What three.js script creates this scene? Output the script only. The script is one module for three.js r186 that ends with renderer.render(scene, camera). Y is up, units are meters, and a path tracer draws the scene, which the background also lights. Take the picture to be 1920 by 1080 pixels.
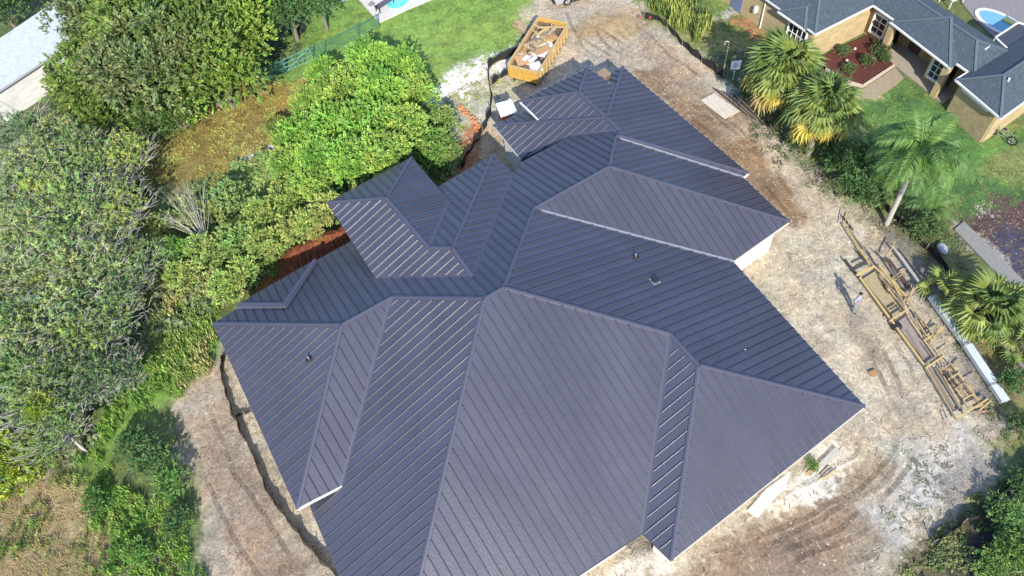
import * as THREE from 'three';
import { mergeGeometries } from 'three/addons/utils/BufferGeometryUtils.js';
import { MarchingCubes } from 'three/addons/objects/MarchingCubes.js';
import { RoundedBoxGeometry } from 'three/addons/geometries/RoundedBoxGeometry.js';

// ---------------------------------------------------------------- camera, sky, sun, exposure
const lerp = (a, b, t) => a + (b - a) * t;
const scene = new THREE.Scene();
const camera = new THREE.PerspectiveCamera(2 * Math.atan(540 / 1420) * 180 / Math.PI, 16 / 9, 0.5, 2000);
camera.position.set(7.245, 38.826, 36.33);
camera.rotation.set(-0.99298, 0.3471, -0.15129, 'YXZ');
camera.updateMatrixWorld();
scene.add(camera);
const renderer = new THREE.WebGLRenderer({ antialias: true });
renderer.setSize(1024, 576);
renderer.toneMapping = THREE.LinearToneMapping;
renderer.toneMappingExposure = 1.6;
renderer.shadowMap.enabled = true;
const SUN_EL = 35 * Math.PI / 180, SUN_AZ = Math.atan2(0.36, 0.935);       // azimuth from +z towards +x
const sunDir = new THREE.Vector3(Math.sin(SUN_AZ) * Math.cos(SUN_EL), Math.sin(SUN_EL), Math.cos(SUN_AZ) * Math.cos(SUN_EL));
{
  const W = 512, H = 256, d = new Float32Array(W * H * 4);
  for (let j = 0; j < H; j++) for (let i = 0; i < W; i++) {
    const el = Math.abs((j + 0.5) / H - 0.5) * Math.PI, up = j + 0.5 > H / 2, az = ((i + 0.5) / W - 0.5) * 2 * Math.PI;      // equirectangular: az 0 looks along +x, a quarter turn along +z
    const dir = [Math.cos(az) * Math.cos(el), Math.sin(el), Math.sin(az) * Math.cos(el)], mu = dir[0] * sunDir.x + dir[1] * sunDir.y + dir[2] * sunDir.z;
    const t = Math.pow(Math.sin(el), 0.6), k = (j * W + i) * 4, near = Math.pow(0.5 + 0.5 * mu, 3);      // whiter towards the sun and the horizon, deeper blue away from the sun
    const c = up ? [lerp(0.44, 0.15, t) + 0.5 * near, lerp(0.66, 0.36, t) + 0.42 * near, lerp(1.05, 0.92, t) + 0.22 * near] : [0.2, 0.19, 0.15];
    d[k] = c[0] * 0.66; d[k + 1] = c[1] * 0.66; d[k + 2] = c[2] * 0.66; d[k + 3] = 1;
  }
  const t = new THREE.DataTexture(d, W, H, THREE.RGBAFormat, THREE.FloatType);
  t.mapping = THREE.EquirectangularReflectionMapping; t.magFilter = THREE.LinearFilter; t.minFilter = THREE.LinearFilter; t.needsUpdate = true;
  scene.background = t; scene.environment = t;
}
const sun = new THREE.DirectionalLight(new THREE.Color(1, 0.94, 0.84), 4.3);
sun.position.copy(sunDir).multiplyScalar(150).add(new THREE.Vector3(-6, 0, 6));
sun.target.position.set(-6, 0, 6);
sun.castShadow = true; sun.shadow.mapSize.set(4096, 4096); sun.shadow.radius = 1;
Object.assign(sun.shadow.camera, { left: -70, right: 70, top: 70, bottom: -70, near: 1, far: 400 });
scene.add(sun, sun.target);

// ---------------------------------------------------------------- helpers
function rnd(seed) { let a = seed >>> 0; return () => { a = (a + 0x6d2b79f5) | 0; let t = Math.imul(a ^ (a >>> 15), 1 | a); t = (t + Math.imul(t ^ (t >>> 7), 61 | t)) ^ t; return ((t ^ (t >>> 14)) >>> 0) / 4294967296; }; }
const clamp = (x, a = 0, b = 1) => Math.min(b, Math.max(a, x));
const sstep = (a, b, x) => { const t = clamp((x - a) / (b - a)); return t * t * (3 - 2 * t); };
function h2(x, y) { let n = Math.imul(x, 374761393) + Math.imul(y, 668265263) | 0; n = Math.imul(n ^ (n >>> 13), 1274126177); return ((n ^ (n >>> 16)) >>> 0) / 4294967296; }
function vn(x, y) { const xi = Math.floor(x), yi = Math.floor(y), fx = x - xi, fy = y - yi, u = fx * fx * (3 - 2 * fx), v = fy * fy * (3 - 2 * fy);
  return lerp(lerp(h2(xi, yi), h2(xi + 1, yi), u), lerp(h2(xi, yi + 1), h2(xi + 1, yi + 1), u), v); }
function fbm(x, y, o = 4) { let s = 0, a = 0.5, n = 0; for (let i = 0; i < o; i++) { s += a * vn(x, y); n += a; x = x * 2.03 + 17.1; y = y * 2.03 + 5.7; a *= 0.5; } return s / n; }
const _v = new THREE.Vector3();
function G(px, py, y = 0) {            // a point of the place at height y, from where it was measured on the survey picture (1920 x 1080)
  _v.set((px - 960) / 960, (540 - py) / 540, 0.5).unproject(Object.assign(camera, { aspect: 16 / 9 })).sub(camera.position);
  const t = (y - camera.position.y) / _v.y;
  return new THREE.Vector3(camera.position.x + _v.x * t, y, camera.position.z + _v.z * t);
}
camera.aspect = 16 / 9; camera.updateProjectionMatrix();
const R2 = Math.SQRT1_2, UV = (u, v, y) => new THREE.Vector3((u + v) * R2, y, (v - u) * R2);   // the building grid: u runs north-east, v south-east
const names = {};
function numbered(n) { const k = names[n] = (names[n] ?? -1) + 1; return k ? n + '_' + String(k).padStart(3, '0') : n; }
function tag(o, label, category, group) { o.userData = { label, category }; if (group) o.userData.group = group; return o; }
function shadow(m) { m.castShadow = m.receiveShadow = true; return m; }
function thing(name, label, category, p = [0, 0, 0], turn = 0, group) {
  const o = new THREE.Group(); o.name = numbered(name); if (p.isVector3) o.position.copy(p); else o.position.set(...p); o.rotation.y = turn; scene.add(o); return tag(o, label, category, group);
}
function part(name, g, m, parent) { const o = shadow(new THREE.Mesh(Array.isArray(g) ? mergeGeometries(g.map(plain), false) : g, m)); o.name = name; parent.add(o); return o; }
function solo(name, g, m, label, category, group) { const o = part(numbered(name), g, m, scene); return tag(o, label, category, group); }
function struct(name, g, m) { const o = part(name, g, m, scene); o.userData = { kind: 'structure' }; return o; }
function stuff(o, label) { o.userData = { kind: 'stuff' }; if (label) o.userData.label = label; return o; }
function plain(g) { let r = g.index ? g.toNonIndexed() : g; for (const k of Object.keys(r.attributes)) if (!['position', 'normal', 'uv', 'color'].includes(k)) r.deleteAttribute(k);
  if (!r.attributes.uv) r.setAttribute('uv', new THREE.BufferAttribute(new Float32Array(r.attributes.position.count * 2), 2)); if (!r.attributes.normal) r.computeVertexNormals(); return r; }
const C = (r, g, b) => new THREE.Color().setRGB(r, g, b);
function mat(c, rough = 0.8, extra = {}) { return new THREE.MeshStandardMaterial({ color: Array.isArray(c) ? C(...c) : c, roughness: rough, metalness: 0, side: THREE.DoubleSide, ...extra }); }
function tex(w, h, f, srgb, rep) {      // f(x, y) -> grey or [r, g, b] in 0..1
  const d = new Uint8Array(w * h * 4);
  for (let j = 0; j < h; j++) for (let i = 0; i < w; i++) { let c = f(i, j); if (!Array.isArray(c)) c = [c, c, c]; const k = (j * w + i) * 4; for (let q = 0; q < 3; q++) d[k + q] = clamp(c[q]) * 255; d[k + 3] = 255; }
  const t = new THREE.DataTexture(d, w, h); t.wrapS = t.wrapT = THREE.RepeatWrapping; t.magFilter = THREE.LinearFilter; t.minFilter = THREE.LinearMipmapLinearFilter; t.generateMipmaps = true;
  if (srgb) t.colorSpace = THREE.SRGBColorSpace; if (rep) t.repeat.set(...rep); t.needsUpdate = true; return t;
}
const grime = tex(256, 256, (x, y) => { const a = Math.min(x, 256 - x) / 128, n = fbm(x / 19, y / 19, 5), m = vn(x / 3, y / 3); return 0.78 + 0.2 * n + 0.05 * m - 0.04 * a * 0; }, true);
const grainT = tex(128, 256, (x, y) => 0.72 + 0.28 * fbm(x / 5, y / 70, 4) + 0.06 * (vn(x / 1.5, y / 30) - 0.5), true);
const roughN = tex(256, 256, (x, y) => fbm(x / 8, y / 8, 5), false);
const M = {
  wood: mat([0.64, 0.49, 0.28], 0.8, { map: grainT }), wood2: mat([0.5, 0.34, 0.18], 0.8, { map: grainT }), woodOld: mat([0.3, 0.25, 0.19], 0.9, { map: grainT }), woodYellow: mat([0.72, 0.52, 0.2], 0.75, { map: grainT }),
  woodDark: mat([0.1, 0.07, 0.05], 0.9, { map: grainT }), white: mat([0.8, 0.8, 0.78], 0.6, { map: grime }), trim: mat([0.74, 0.74, 0.72], 0.55), fabric: mat([0.014, 0.013, 0.014], 0.85),
  glass: mat([0.02, 0.025, 0.035], 0.08), black: mat([0.02, 0.02, 0.02], 0.6), grey: mat([0.3, 0.3, 0.3], 0.7, { map: grime }), steel: mat([0.55, 0.56, 0.57], 0.35, { metalness: 0.7 }),
};
function box(w, h, d, x = 0, y = 0, z = 0) { const g = new THREE.BoxGeometry(w, h, d); g.translate(x, y, z); return g; }
function bar(a, b, w, h = w, up = [0, 1, 0]) {           // a squared timber from a to b
  a = a.isVector3 ? a : new THREE.Vector3(...a); b = b.isVector3 ? b : new THREE.Vector3(...b);
  const z = b.clone().sub(a), L = z.length(); z.normalize(); let u = new THREE.Vector3(...up); if (Math.abs(u.dot(z)) > 0.99) u.set(1, 0, 0);
  const x = u.clone().cross(z).normalize(), y = z.clone().cross(x), g = new THREE.BoxGeometry(w, h, L);
  g.applyMatrix4(new THREE.Matrix4().makeBasis(x, y, z).setPosition(a.clone().add(b).multiplyScalar(0.5))); return g;
}
function tube(a, b, r, r2 = r, n = 8) {
  a = a.isVector3 ? a : new THREE.Vector3(...a); b = b.isVector3 ? b : new THREE.Vector3(...b);
  const d = b.clone().sub(a), g = new THREE.CylinderGeometry(r2, r, d.length(), n); g.translate(0, d.length() / 2, 0);
  g.applyQuaternion(new THREE.Quaternion().setFromUnitVectors(new THREE.Vector3(0, 1, 0), d.normalize())); g.translate(a.x, a.y, a.z); return g;
}
function polyGeo(pts, tris) {           // flat shaded faces from points and index triples
  const p = []; for (const t of tris) for (const i of t) p.push(pts[i].x, pts[i].y, pts[i].z);
  const g = new THREE.BufferGeometry(); g.setAttribute('position', new THREE.Float32BufferAttribute(p, 3)); g.computeVertexNormals();
  const uv = []; for (let i = 0; i < p.length; i += 3) uv.push((p[i] + p[i + 1] * 0.5) * 0.5, (p[i + 2] + p[i + 1]) * 0.5); g.setAttribute('uv', new THREE.Float32BufferAttribute(uv, 2)); return g;
}
function prism(poly, y0, y1) {          // upright prism over a ground polygon (array of Vector3)
  const s = new THREE.Shape(poly.map((p) => new THREE.Vector2(p.x, -p.z))), g = new THREE.ExtrudeGeometry(s, { depth: y1 - y0, bevelEnabled: false }); g.rotateX(-Math.PI / 2); g.translate(0, y0, 0); return g;
}

// ---------------------------------------------------------------- the ground
const GX0 = -62, GX1 = 42, GZ0 = -32, GZ1 = 46, TW = 2048, TH = 1536;
const zones = [   // linear colour, strength of blending width (m), outline as measured
  [[0.115, 0.15, 0.05], 1, [[-400, -400], [2400, -400], [2400, 1500], [-400, 1500]]],
  [[0.17, 0.29, 0.055], 0.5, [[455, 175], [560, -40], [1030, -40], [1000, 62], [950, 95], [820, 175], [690, 210]]],
  [[0.2, 0.3, 0.06], 0.8, [[700, 150], [760, 60], [1000, 10], [990, 60], [830, 140]]],
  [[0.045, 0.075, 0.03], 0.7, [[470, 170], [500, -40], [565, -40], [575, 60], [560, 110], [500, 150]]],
  [[0.43, 0.372, 0.275], 0.5, [[1000, -30], [1190, -30], [1215, 40], [1300, 95], [1430, 215], [1560, 360], [1640, 400], [1720, 520], [1790, 640], [1850, 760], [1880, 860], [1840, 930], [1740, 1000], [1700, 1100], [700, 1100], [700, 500], [880, 330], [850, 330], [830, 190], [960, 100]]],
  [[0.34, 0.285, 0.21], 0.5, [[410, 620], [385, 660], [325, 740], [340, 830], [380, 960], [385, 1100], [740, 1100], [620, 800]]],
  [[0.36, 0.31, 0.24], 0.7, [[1010, 10], [1180, 0], [1240, 60], [1240, 130], [1100, 130], [1080, 90]]],
  [[0.37, 0.27, 0.14], 0.9, [[1080, 52], [1180, 5], [1212, 45], [1190, 75], [1090, 80]]],
  [[0.245, 0.165, 0.095], 0.5, [[1170, 132], [1250, 125], [1330, 195], [1430, 280], [1510, 395], [1500, 440], [1390, 340], [1240, 200]]],
  [[0.33, 0.255, 0.17], 0.6, [[1200, 70], [1260, 80], [1320, 150], [1440, 260], [1380, 260], [1250, 150]]],
  [[0.44, 0.385, 0.28], 0.8, [[1400, 500], [1500, 430], [1580, 440], [1700, 580], [1780, 740], [1640, 770]]],
  [[0.31, 0.265, 0.2], 0.6, [[1560, 500], [1650, 640], [1700, 720], [1740, 800], [1700, 800], [1600, 640]]],
  [[0.29, 0.235, 0.165], 0.6, [[1270, 1070], [1470, 960], [1640, 850], [1700, 910], [1640, 1100], [1080, 1100]]],
  [[0.225, 0.165, 0.115], 0.8, [[1330, 1040], [1560, 930], [1620, 960], [1540, 1100], [1290, 1100]]],
  [[0.62, 0.57, 0.48], 0.35, [[1440, 940], [1540, 845], [1600, 830], [1590, 880], [1550, 940], [1470, 965]]],
  [[0.43, 0.4, 0.345], 0.8, [[1690, 840], [1800, 800], [1850, 880], [1770, 970], [1690, 1040], [1640, 960]]],
  [[0.24, 0.225, 0.2], 0.6, [[1800, 850], [1850, 830], [1870, 880], [1800, 960], [1770, 930]]],
  [[0.56, 0.5, 0.42], 0.4, [[1120, 1090], [1190, 1005], [1260, 1050], [1240, 1100]]],
  [[0.43, 0.37, 0.265], 0.3, [[405, 640], [440, 660], [610, 940], [700, 1100], [640, 1100], [520, 880], [440, 720]]],
  [[0.27, 0.205, 0.145], 0.6, [[370, 780], [440, 800], [520, 960], [580, 1100], [470, 1100], [400, 940]]],
  [[0.43, 0.42, 0.3], 0.5, [[800, 190], [830, 145], [900, 105], [1000, 72], [1015, 110], [950, 200], [870, 320], [840, 270]]],
  [[0.74, 0.72, 0.67], 0.3, [[812, 165], [860, 130], [960, 92], [990, 82], [975, 112], [900, 152], [870, 185], [825, 185]]],
  [[0.42, 0.2, 0.09], 0.25, [[866, 236], [905, 232], [925, 280], [900, 320], [840, 350], [850, 300]]],
  [[0.45, 0.34, 0.2], 0.25, [[905, 240], [930, 236], [965, 290], [900, 330], [890, 290]]],
  [[0.3, 0.09, 0.03], 0.3, [[480, 530], [560, 462], [650, 428], [700, 450], [680, 520], [520, 590]]],
  [[0.2, 0.16, 0.05], 0.8, [[240, 330], [330, 235], [470, 150], [560, 150], [610, 185], [530, 275], [380, 350]]],
  [[0.42, 0.41, 0.39], 0.25, [[455, 288], [500, 270], [518, 288], [505, 312], [465, 310]]],
  [[0.14, 0.19, 0.045], 0.6, [[380, 345], [530, 275], [610, 185], [860, 330], [640, 385], [640, 435], [480, 540], [400, 595], [230, 420]]],
  [[0.165, 0.22, 0.06], 0.6, [[1192, -40], [1390, -40], [1440, 60], [1560, 150], [1700, 150], [1960, 260], [1960, 400], [1800, 420], [1600, 380], [1430, 195], [1310, 92], [1215, 38]]],
  [[0.23, 0.22, 0.085], 0.6, [[1230, 40], [1330, 30], [1440, 100], [1500, 160], [1380, 120], [1300, 85]]],
  [[0.07, 0.08, 0.04], 0.5, [[1330, 100], [1400, 90], [1470, 190], [1450, 225], [1350, 130]]],
  [[0.085, 0.19, 0.04], 0.6, [[1600, 210], [1640, 185], [1700, 150], [1860, 268], [1960, 215], [1960, 420], [1830, 410], [1740, 330]]],
  [[0.17, 0.19, 0.06], 0.6, [[1860, 290], [1960, 260], [1960, 350], [1840, 330]]],
  [[0.05, 0.12, 0.03], 0.6, [[1780, 350], [1960, 340], [1960, 420], [1850, 390], [1800, 420]]],
  [[0.34, 0.17, 0.08], 0.25, [[1360, 30], [1385, 25], [1460, 80], [1430, 90]]],
  [[0.4, 0.37, 0.32], 0.1, [[1340, 28], [1375, 8], [1390, 30], [1360, 45]]],
  [[0.38, 0.3, 0.19], 0.1, [[1566, 160], [1617, 165], [1676, 126], [1692, 146], [1640, 186], [1600, 178]]],
  [[0.17, 0.16, 0.06], 0.5, [[1600, 400], [1780, 400], [1800, 440], [1850, 560], [1960, 700], [1960, 860], [1880, 830], [1790, 640], [1700, 480]]],
  [[0.22, 0.2, 0.17], 0.5, [[1620, 400], [1660, 400], [1760, 520], [1850, 680], [1900, 800], [1850, 830], [1790, 660], [1700, 500]]],
  [[0.09, 0.05, 0.045], 0.3, [[1815, 420], [1870, 362], [1960, 400], [1960, 570], [1900, 520]]],
  [[0.055, 0.055, 0.08], 0.4, [[1850, 440], [1900, 420], [1960, 480], [1960, 570], [1900, 520]]],
  [[0.3, 0.29, 0.26], 0.15, [[1786, 432], [1808, 416], [1960, 565], [1960, 605]]],
  [[0.07, 0.11, 0.04], 0.6, [[1840, 1000], [1960, 860], [1960, 1100], [1820, 1100]]],
  [[0.11, 0.1, 0.045], 0.5, [[1690, 1060], [1760, 990], [1830, 960], [1820, 1100], [1690, 1100]]],
  [[0.03, 0.03, 0.035], 0.35, [[1960, 850], [1850, 950], [1800, 1030], [1800, 1100], [1840, 1100], [1870, 1010], [1960, 910]]],
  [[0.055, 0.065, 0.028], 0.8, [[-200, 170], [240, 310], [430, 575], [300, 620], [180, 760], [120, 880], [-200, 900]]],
  [[0.14, 0.24, 0.05], 0.6, [[395, 580], [432, 625], [325, 740], [245, 800], [200, 900], [330, 960], [385, 1100], [250, 1100], [150, 880], [195, 760], [290, 620]]],
  [[0.27, 0.22, 0.11], 0.7, [[-200, 905], [60, 895], [150, 940], [190, 1000], [180, 1120], [-200, 1120]]],
  [[0.25, 0.2, 0.15], 0.6, [[230, 1010], [330, 990], [330, 1100], [200, 1100]]],
];
const zw = 512, zh = 384, zcol = new Float32Array(zw * zh * 3);
{
  const polys = zones.map(([c, s, p]) => { const q = p.map(([x, y]) => G(x, Math.max(y, -420))); return { c, s, q, x0: Math.min(...q.map((a) => a.x)) - s, x1: Math.max(...q.map((a) => a.x)) + s, z0: Math.min(...q.map((a) => a.z)) - s, z1: Math.max(...q.map((a) => a.z)) + s }; });
  for (let j = 0; j < zh; j++) for (let i = 0; i < zw; i++) {
    const x = lerp(GX0, GX1, (i + 0.5) / zw), z = lerp(GZ0, GZ1, (j + 0.5) / zh), k = (j * zw + i) * 3;
    let r = 0.115, g = 0.15, b = 0.05;
    for (const P of polys.slice(1)) {
      if (x < P.x0 || x > P.x1 || z < P.z0 || z > P.z1) continue;
      let ins = false, d = 1e9; const q = P.q;
      for (let a = 0, e = q.length - 1; a < q.length; e = a++) {
        const A = q[a], B = q[e];
        if ((A.z > z) !== (B.z > z) && x < (B.x - A.x) * (z - A.z) / (B.z - A.z) + A.x) ins = !ins;
        const dx = B.x - A.x, dz = B.z - A.z, t = clamp(((x - A.x) * dx + (z - A.z) * dz) / (dx * dx + dz * dz)); d = Math.min(d, Math.hypot(x - A.x - t * dx, z - A.z - t * dz));
      }
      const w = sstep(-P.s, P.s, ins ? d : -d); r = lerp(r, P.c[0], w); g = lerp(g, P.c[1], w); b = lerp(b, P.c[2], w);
    }
    zcol[k] = r; zcol[k + 1] = g; zcol[k + 2] = b;
  }
}
function zoneAt(x, z, o) {
  const fx = clamp((x - GX0) / (GX1 - GX0) * zw - 0.5, 0, zw - 1.001), fz = clamp((z - GZ0) / (GZ1 - GZ0) * zh - 0.5, 0, zh - 1.001), i = fx | 0, j = fz | 0, a = fx - i, b = fz - j;
  for (let q = 0; q < 3; q++) { const k = (j * zw + i) * 3 + q; o[q] = lerp(lerp(zcol[k], zcol[k + 3], a), lerp(zcol[k + zw * 3], zcol[k + zw * 3 + 3], a), b); }
  return o;
}
const enc = (x) => Math.round(255 * (x <= 0.0031308 ? 12.92 * x : 1.055 * Math.pow(Math.max(x, 0), 1 / 2.4) - 0.055));
let groundMap, groundBump;
{
  const L = new Float32Array(TW * TH * 3), Hh = new Float32Array(TW * TH), o = [0, 0, 0], sx = (GX1 - GX0) / TW, sz = (GZ1 - GZ0) / TH;
  for (let j = 0; j < TH; j++) for (let i = 0; i < TW; i++) {
    const x = GX0 + (i + 0.5) * sx, z = GZ0 + (j + 0.5) * sz;
    const wx = (fbm(x * 0.9, z * 0.9, 3) - 0.5) * 1.6 + (vn(x * 6, z * 6) - 0.5) * 0.6, wz = (fbm(x * 0.9 + 40, z * 0.9 + 9, 3) - 0.5) * 1.6 + (vn(x * 6 + 31, z * 6) - 0.5) * 0.6;
    zoneAt(x + wx, z + wz, o);
    const n = fbm(x * 0.45, z * 0.45, 3), m = fbm(x * 2.6, z * 2.6, 3), f = h2(i, j), green = clamp((o[1] - o[0]) * 12);
    const cl = sstep(0.5, 0.72, vn(x * 1.4 + 7, z * 1.4)) * 0.25;
    const k = (j * TW + i), s = (0.62 + 0.46 * n + 0.44 * (m - 0.3) + 0.42 * (f - 0.5) + 0.3 * (vn(i * 0.45, j * 0.45) - 0.5)) * (1 - cl * (0.4 + 0.6 * green));
    const warm = 0.95 + 0.14 * vn(x * 0.8 + 3, z * 0.8);
    L[k * 3] = o[0] * s * warm; L[k * 3 + 1] = o[1] * s; L[k * 3 + 2] = o[2] * s * (2 - warm); Hh[k] = 0.5 * n + 0.4 * m + 0.1 * f;
  }
  // tyre tracks pressed into the soil by the lorries
  const tracks = [[[1100, 60], [1180, 110], [1290, 190], [1420, 300], [1520, 420], [1600, 560], [1680, 700], [1720, 820], [1650, 930], [1500, 1010], [1350, 1070]], [[1160, 40], [1240, 110], [1340, 190], [1460, 300], [1560, 430], [1640, 560], [1730, 760], [1740, 880], [1640, 990], [1500, 1060]], [[1500, 470], [1560, 600], [1640, 760], [1640, 860], [1540, 930], [1400, 1010]], [[360, 760], [400, 860], [450, 960], [520, 1070]], [[1080, 20], [1110, 80], [1180, 130]]];
  for (const tr of tracks) { const cur = new THREE.CatmullRomCurve3(tr.map((p) => G(...p))), len = cur.getLength(); for (let q = 0; q < len; q += 0.03) { const p = cur.getPointAt(q / len), d = cur.getTangentAt(q / len); for (const side of [-0.85, 0.85]) for (let w = -0.2; w <= 0.2; w += 0.04) { const x = p.x - d.z * (side + w) + (fbm(q * 0.7, side, 2) - 0.5) * 0.35, z = p.z + d.x * (side + w) + (fbm(q * 0.7 + 9, side, 2) - 0.5) * 0.35, i = ((x - GX0) / sx) | 0, j = ((z - GZ0) / sz) | 0; if (i < 0 || j < 0 || i >= TW || j >= TH) continue; const k = j * TW + i, fade = sstep(0.35, 0.6, fbm(x * 0.3 + 4, z * 0.3, 2)), edge = Math.abs(w) > 0.15, m = (edge ? 1.12 : 0.72 - 0.1 * ((q * 7 | 0) % 2)); const mm = 1 + (m - 1) * fade * 0.5; for (let c = 0; c < 3; c++) L[k * 3 + c] *= mm; Hh[k] += (edge ? 0.02 : -0.025) * fade; } } }
  const r = rnd(5);
  for (let q = 0; q < 210000; q++) {    // straw, twigs and leaf litter lying on the soil
    const x = r() * TW, y = r() * TH, a = r() * Math.PI, len = 2 + r() * r() * 9, k0 = ((y | 0) * TW + (x | 0)) * 3, gr = L[k0 + 1] > L[k0] * 1.12;
    const f = gr ? 0.45 + 1.15 * r() : 0.45 + 1.15 * r(), wt = 0.4 + 0.6 * r(), tint = gr ? [f * 1.02, f, f * 0.8] : [f, f * 0.985, f * 0.95];
    for (let t = 0; t < len; t++) { const ix = (x + Math.cos(a) * t) | 0, iy = (y + Math.sin(a) * t) | 0; if (ix < 0 || iy < 0 || ix >= TW || iy >= TH) continue; const k = (iy * TW + ix) * 3; for (let c = 0; c < 3; c++) L[k + c] *= lerp(1, tint[c], wt); Hh[k / 3] += (f - 1) * 0.25; }
  }
  const d = new Uint8Array(TW * TH * 4), e = new Uint8Array(TW * TH * 4), lut = new Uint8Array(4097); for (let i = 0; i <= 4096; i++) lut[i] = enc(i / 4096);
  for (let k = 0; k < TW * TH; k++) { for (let c = 0; c < 3; c++) { d[k * 4 + c] = lut[Math.min(4096, L[k * 3 + c] * 4096) | 0]; e[k * 4 + c] = clamp(Hh[k]) * 255; } d[k * 4 + 3] = e[k * 4 + 3] = 255; }
  const mk = (a, srgb) => { const t = new THREE.DataTexture(a, TW, TH); t.magFilter = THREE.LinearFilter; t.minFilter = THREE.LinearMipmapLinearFilter; t.generateMipmaps = true; if (srgb) t.colorSpace = THREE.SRGBColorSpace; t.needsUpdate = true; return t; };
  groundMap = mk(d, true); groundBump = mk(e, false);
}
const mounds = [[G(1200, 1060), 1.6, 0.5], [G(885, 285), 1.6, 0.35], [G(560, 500), 2, 0.3], [G(1240, 60), 3, 0.25], [G(1500, 925), 2, 0.2], [G(490, 292), 1, 0.35], [G(1130, 60), 3, 0.2], [G(860, 140), 3, 0.25]];
function groundY(x, z) { let y = 0.16 * (fbm(x * 0.5, z * 0.5, 3) - 0.5) + 0.08 * (fbm(x * 2.1, z * 2.1, 2) - 0.5); for (const [p, r, h] of mounds) { const d = Math.hypot(x - p.x, z - p.z) / r; if (d < 1) y += h * (1 - d * d) ** 2; } return y; }
{
  const nx = 416, nz = 312, g = new THREE.PlaneGeometry(GX1 - GX0, GZ1 - GZ0, nx, nz); g.rotateX(-Math.PI / 2); g.translate((GX0 + GX1) / 2, 0, (GZ0 + GZ1) / 2);
  const p = g.attributes.position, uv = g.attributes.uv;
  for (let i = 0; i < p.count; i++) { const x = p.getX(i), z = p.getZ(i), e = Math.min(x - GX0, GX1 - x, z - GZ0, GZ1 - z); p.setY(i, groundY(x, z) * clamp(e / 3)); uv.setXY(i, (x - GX0) / (GX1 - GX0), (z - GZ0) / (GZ1 - GZ0)); }
  g.computeVertexNormals();
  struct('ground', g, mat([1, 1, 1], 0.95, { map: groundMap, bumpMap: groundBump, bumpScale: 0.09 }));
  const s = new THREE.Shape([[-900, -900], [900, -900], [900, 900], [-900, 900]].map((a) => new THREE.Vector2(...a))); s.holes.push(new THREE.Path([[GX0, -GZ0], [GX1, -GZ0], [GX1, -GZ1], [GX0, -GZ1]].map((a) => new THREE.Vector2(...a))));
  const far = new THREE.ShapeGeometry(s); far.rotateX(-Math.PI / 2); struct('terrain', far, mat([0.11, 0.15, 0.05], 0.95));
}

// ---------------------------------------------------------------- the house with the standing-seam roof
// corners of the roof on the building grid [u, v, height over the main eaves]; slopes as height = a + b u + c v
const V={P1:[-25.737,2.549,0.933],P2:[-19.855,8.453,3.283],P3:[-25.964,14.735,0.759],P4:[-16.960,8.480,3.300],P5:[-23.663,14.897,0.718],P6:[-13.413,12.242,4.798],P7:[-12.300,12.250,4.803],V8:[-6.406,18.022,2.558],V9:[-6.372,20.150,2.550],V10:[-0.256,25.681,0.219],V11:[-12.605,26.198,0.042],V12:[-12.899,24.493,-0.057],V13:[-7.705,7.754,3.033],V14:[0.531,15.351,-0.106],V15:[4.920,15.130,-0.009],V16:[-2.565,7.748,3.041],V17:[5.104,11.042,-0.096],V18:[5.570,10.975,-0.069],W1:[-13.026,10.321,4.038],W2:[-12.996,8.166,4.056],W3:[-13.905,7.158,3.691],W4:[-14.183,2.634,3.591],W5:[-16.963,-0.128,2.472],W6:[-11.224,-0.431,2.305],W7:[-17.011,6.295,2.435],W8:[-11.111,4.012,2.465],W9:[-6.837,1.686,1.526],W10:[-6.585,3.604,1.391],X1:[0.239,5.071,1.987],X2:[-1.935,2.929,1.134],GC:[-4.830,-1.823,-0.029],X3:[0.257,3.681,1.975],H1:[-2.586,0.463,0.801],K1:[3.053,0.847,0.827],K2:[-2.657,-1.907,0.785],K3:[2.671,-1.636,0.961],K4:[0.208,0.786,1.923],K5:[5.179,-1.079,0.042],A1:[-0.386,5.463,2.141],A2:[-0.153,5.462,2.141],X4:[0.246,3.545,1.924],C12:[-25.914,24.152,-0.020],E1:[-25.475,14.485,-0.020],NB1:[-10.900,2.062,1.729],G3:[-4.979,1.788,-0.036],N6:[-5.522,2.908,1.118],N7:[-6.524,3.481,1.343],N1:[-19.187,1.783,0.643],N2:[-16.962,1.710,0.619],N3:[-14.511,1.696,0.619],L1:[-24.088,2.236,0.992],L2:[-21.917,4.483,1.887],L3:[-19.190,1.872,0.858],L4:[-23.308,2.099,0.939],L5:[-24.282,2.337,0.851],L6:[-21.880,4.684,1.786],L7:[-19.042,1.870,0.678]};
const PC={N:[-0.0220,0.0021,0.3961],M1:[9.9776,0.4029,0.0183],M2:[9.7547,0.0075,-0.3966],M3:[5.2560,0.3928,-0.0101],T:[10.9538,-0.0031,-0.4180],R:[0.0631,-0.3831,0.0023],S:[6.2552,0.0012,-0.4144],R2:[1.9673,-0.4102,0.0028],S2:[4.3232,-0.0014,-0.3995],Q:[2.0628,-0.3895,0.0034],L:[11.4083,0.4064,-0.0067],LS:[6.7912,0.0095,-0.3925],W:[9.3433,0.4051,-0.0028],TN:[2.3992,-0.0074,0.4122],TE:[-2.0176,-0.3869,0.0459],NB:[0.7878,-0.0152,0.3760],E2:[-1.3607,-0.4257,-0.0142],G1:[1.8280,0.3793,0.0135],Q2:[1.9991,-0.3854,0.0054],N2:[0.5675,-0.0215,0.3840],N3:[1.5986,0.0121,0.4096],G2:[1.8440,0.4023,-0.0054],LB:[0.1580,0.0021,0.3961]};
const EAVE = 3;
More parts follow.
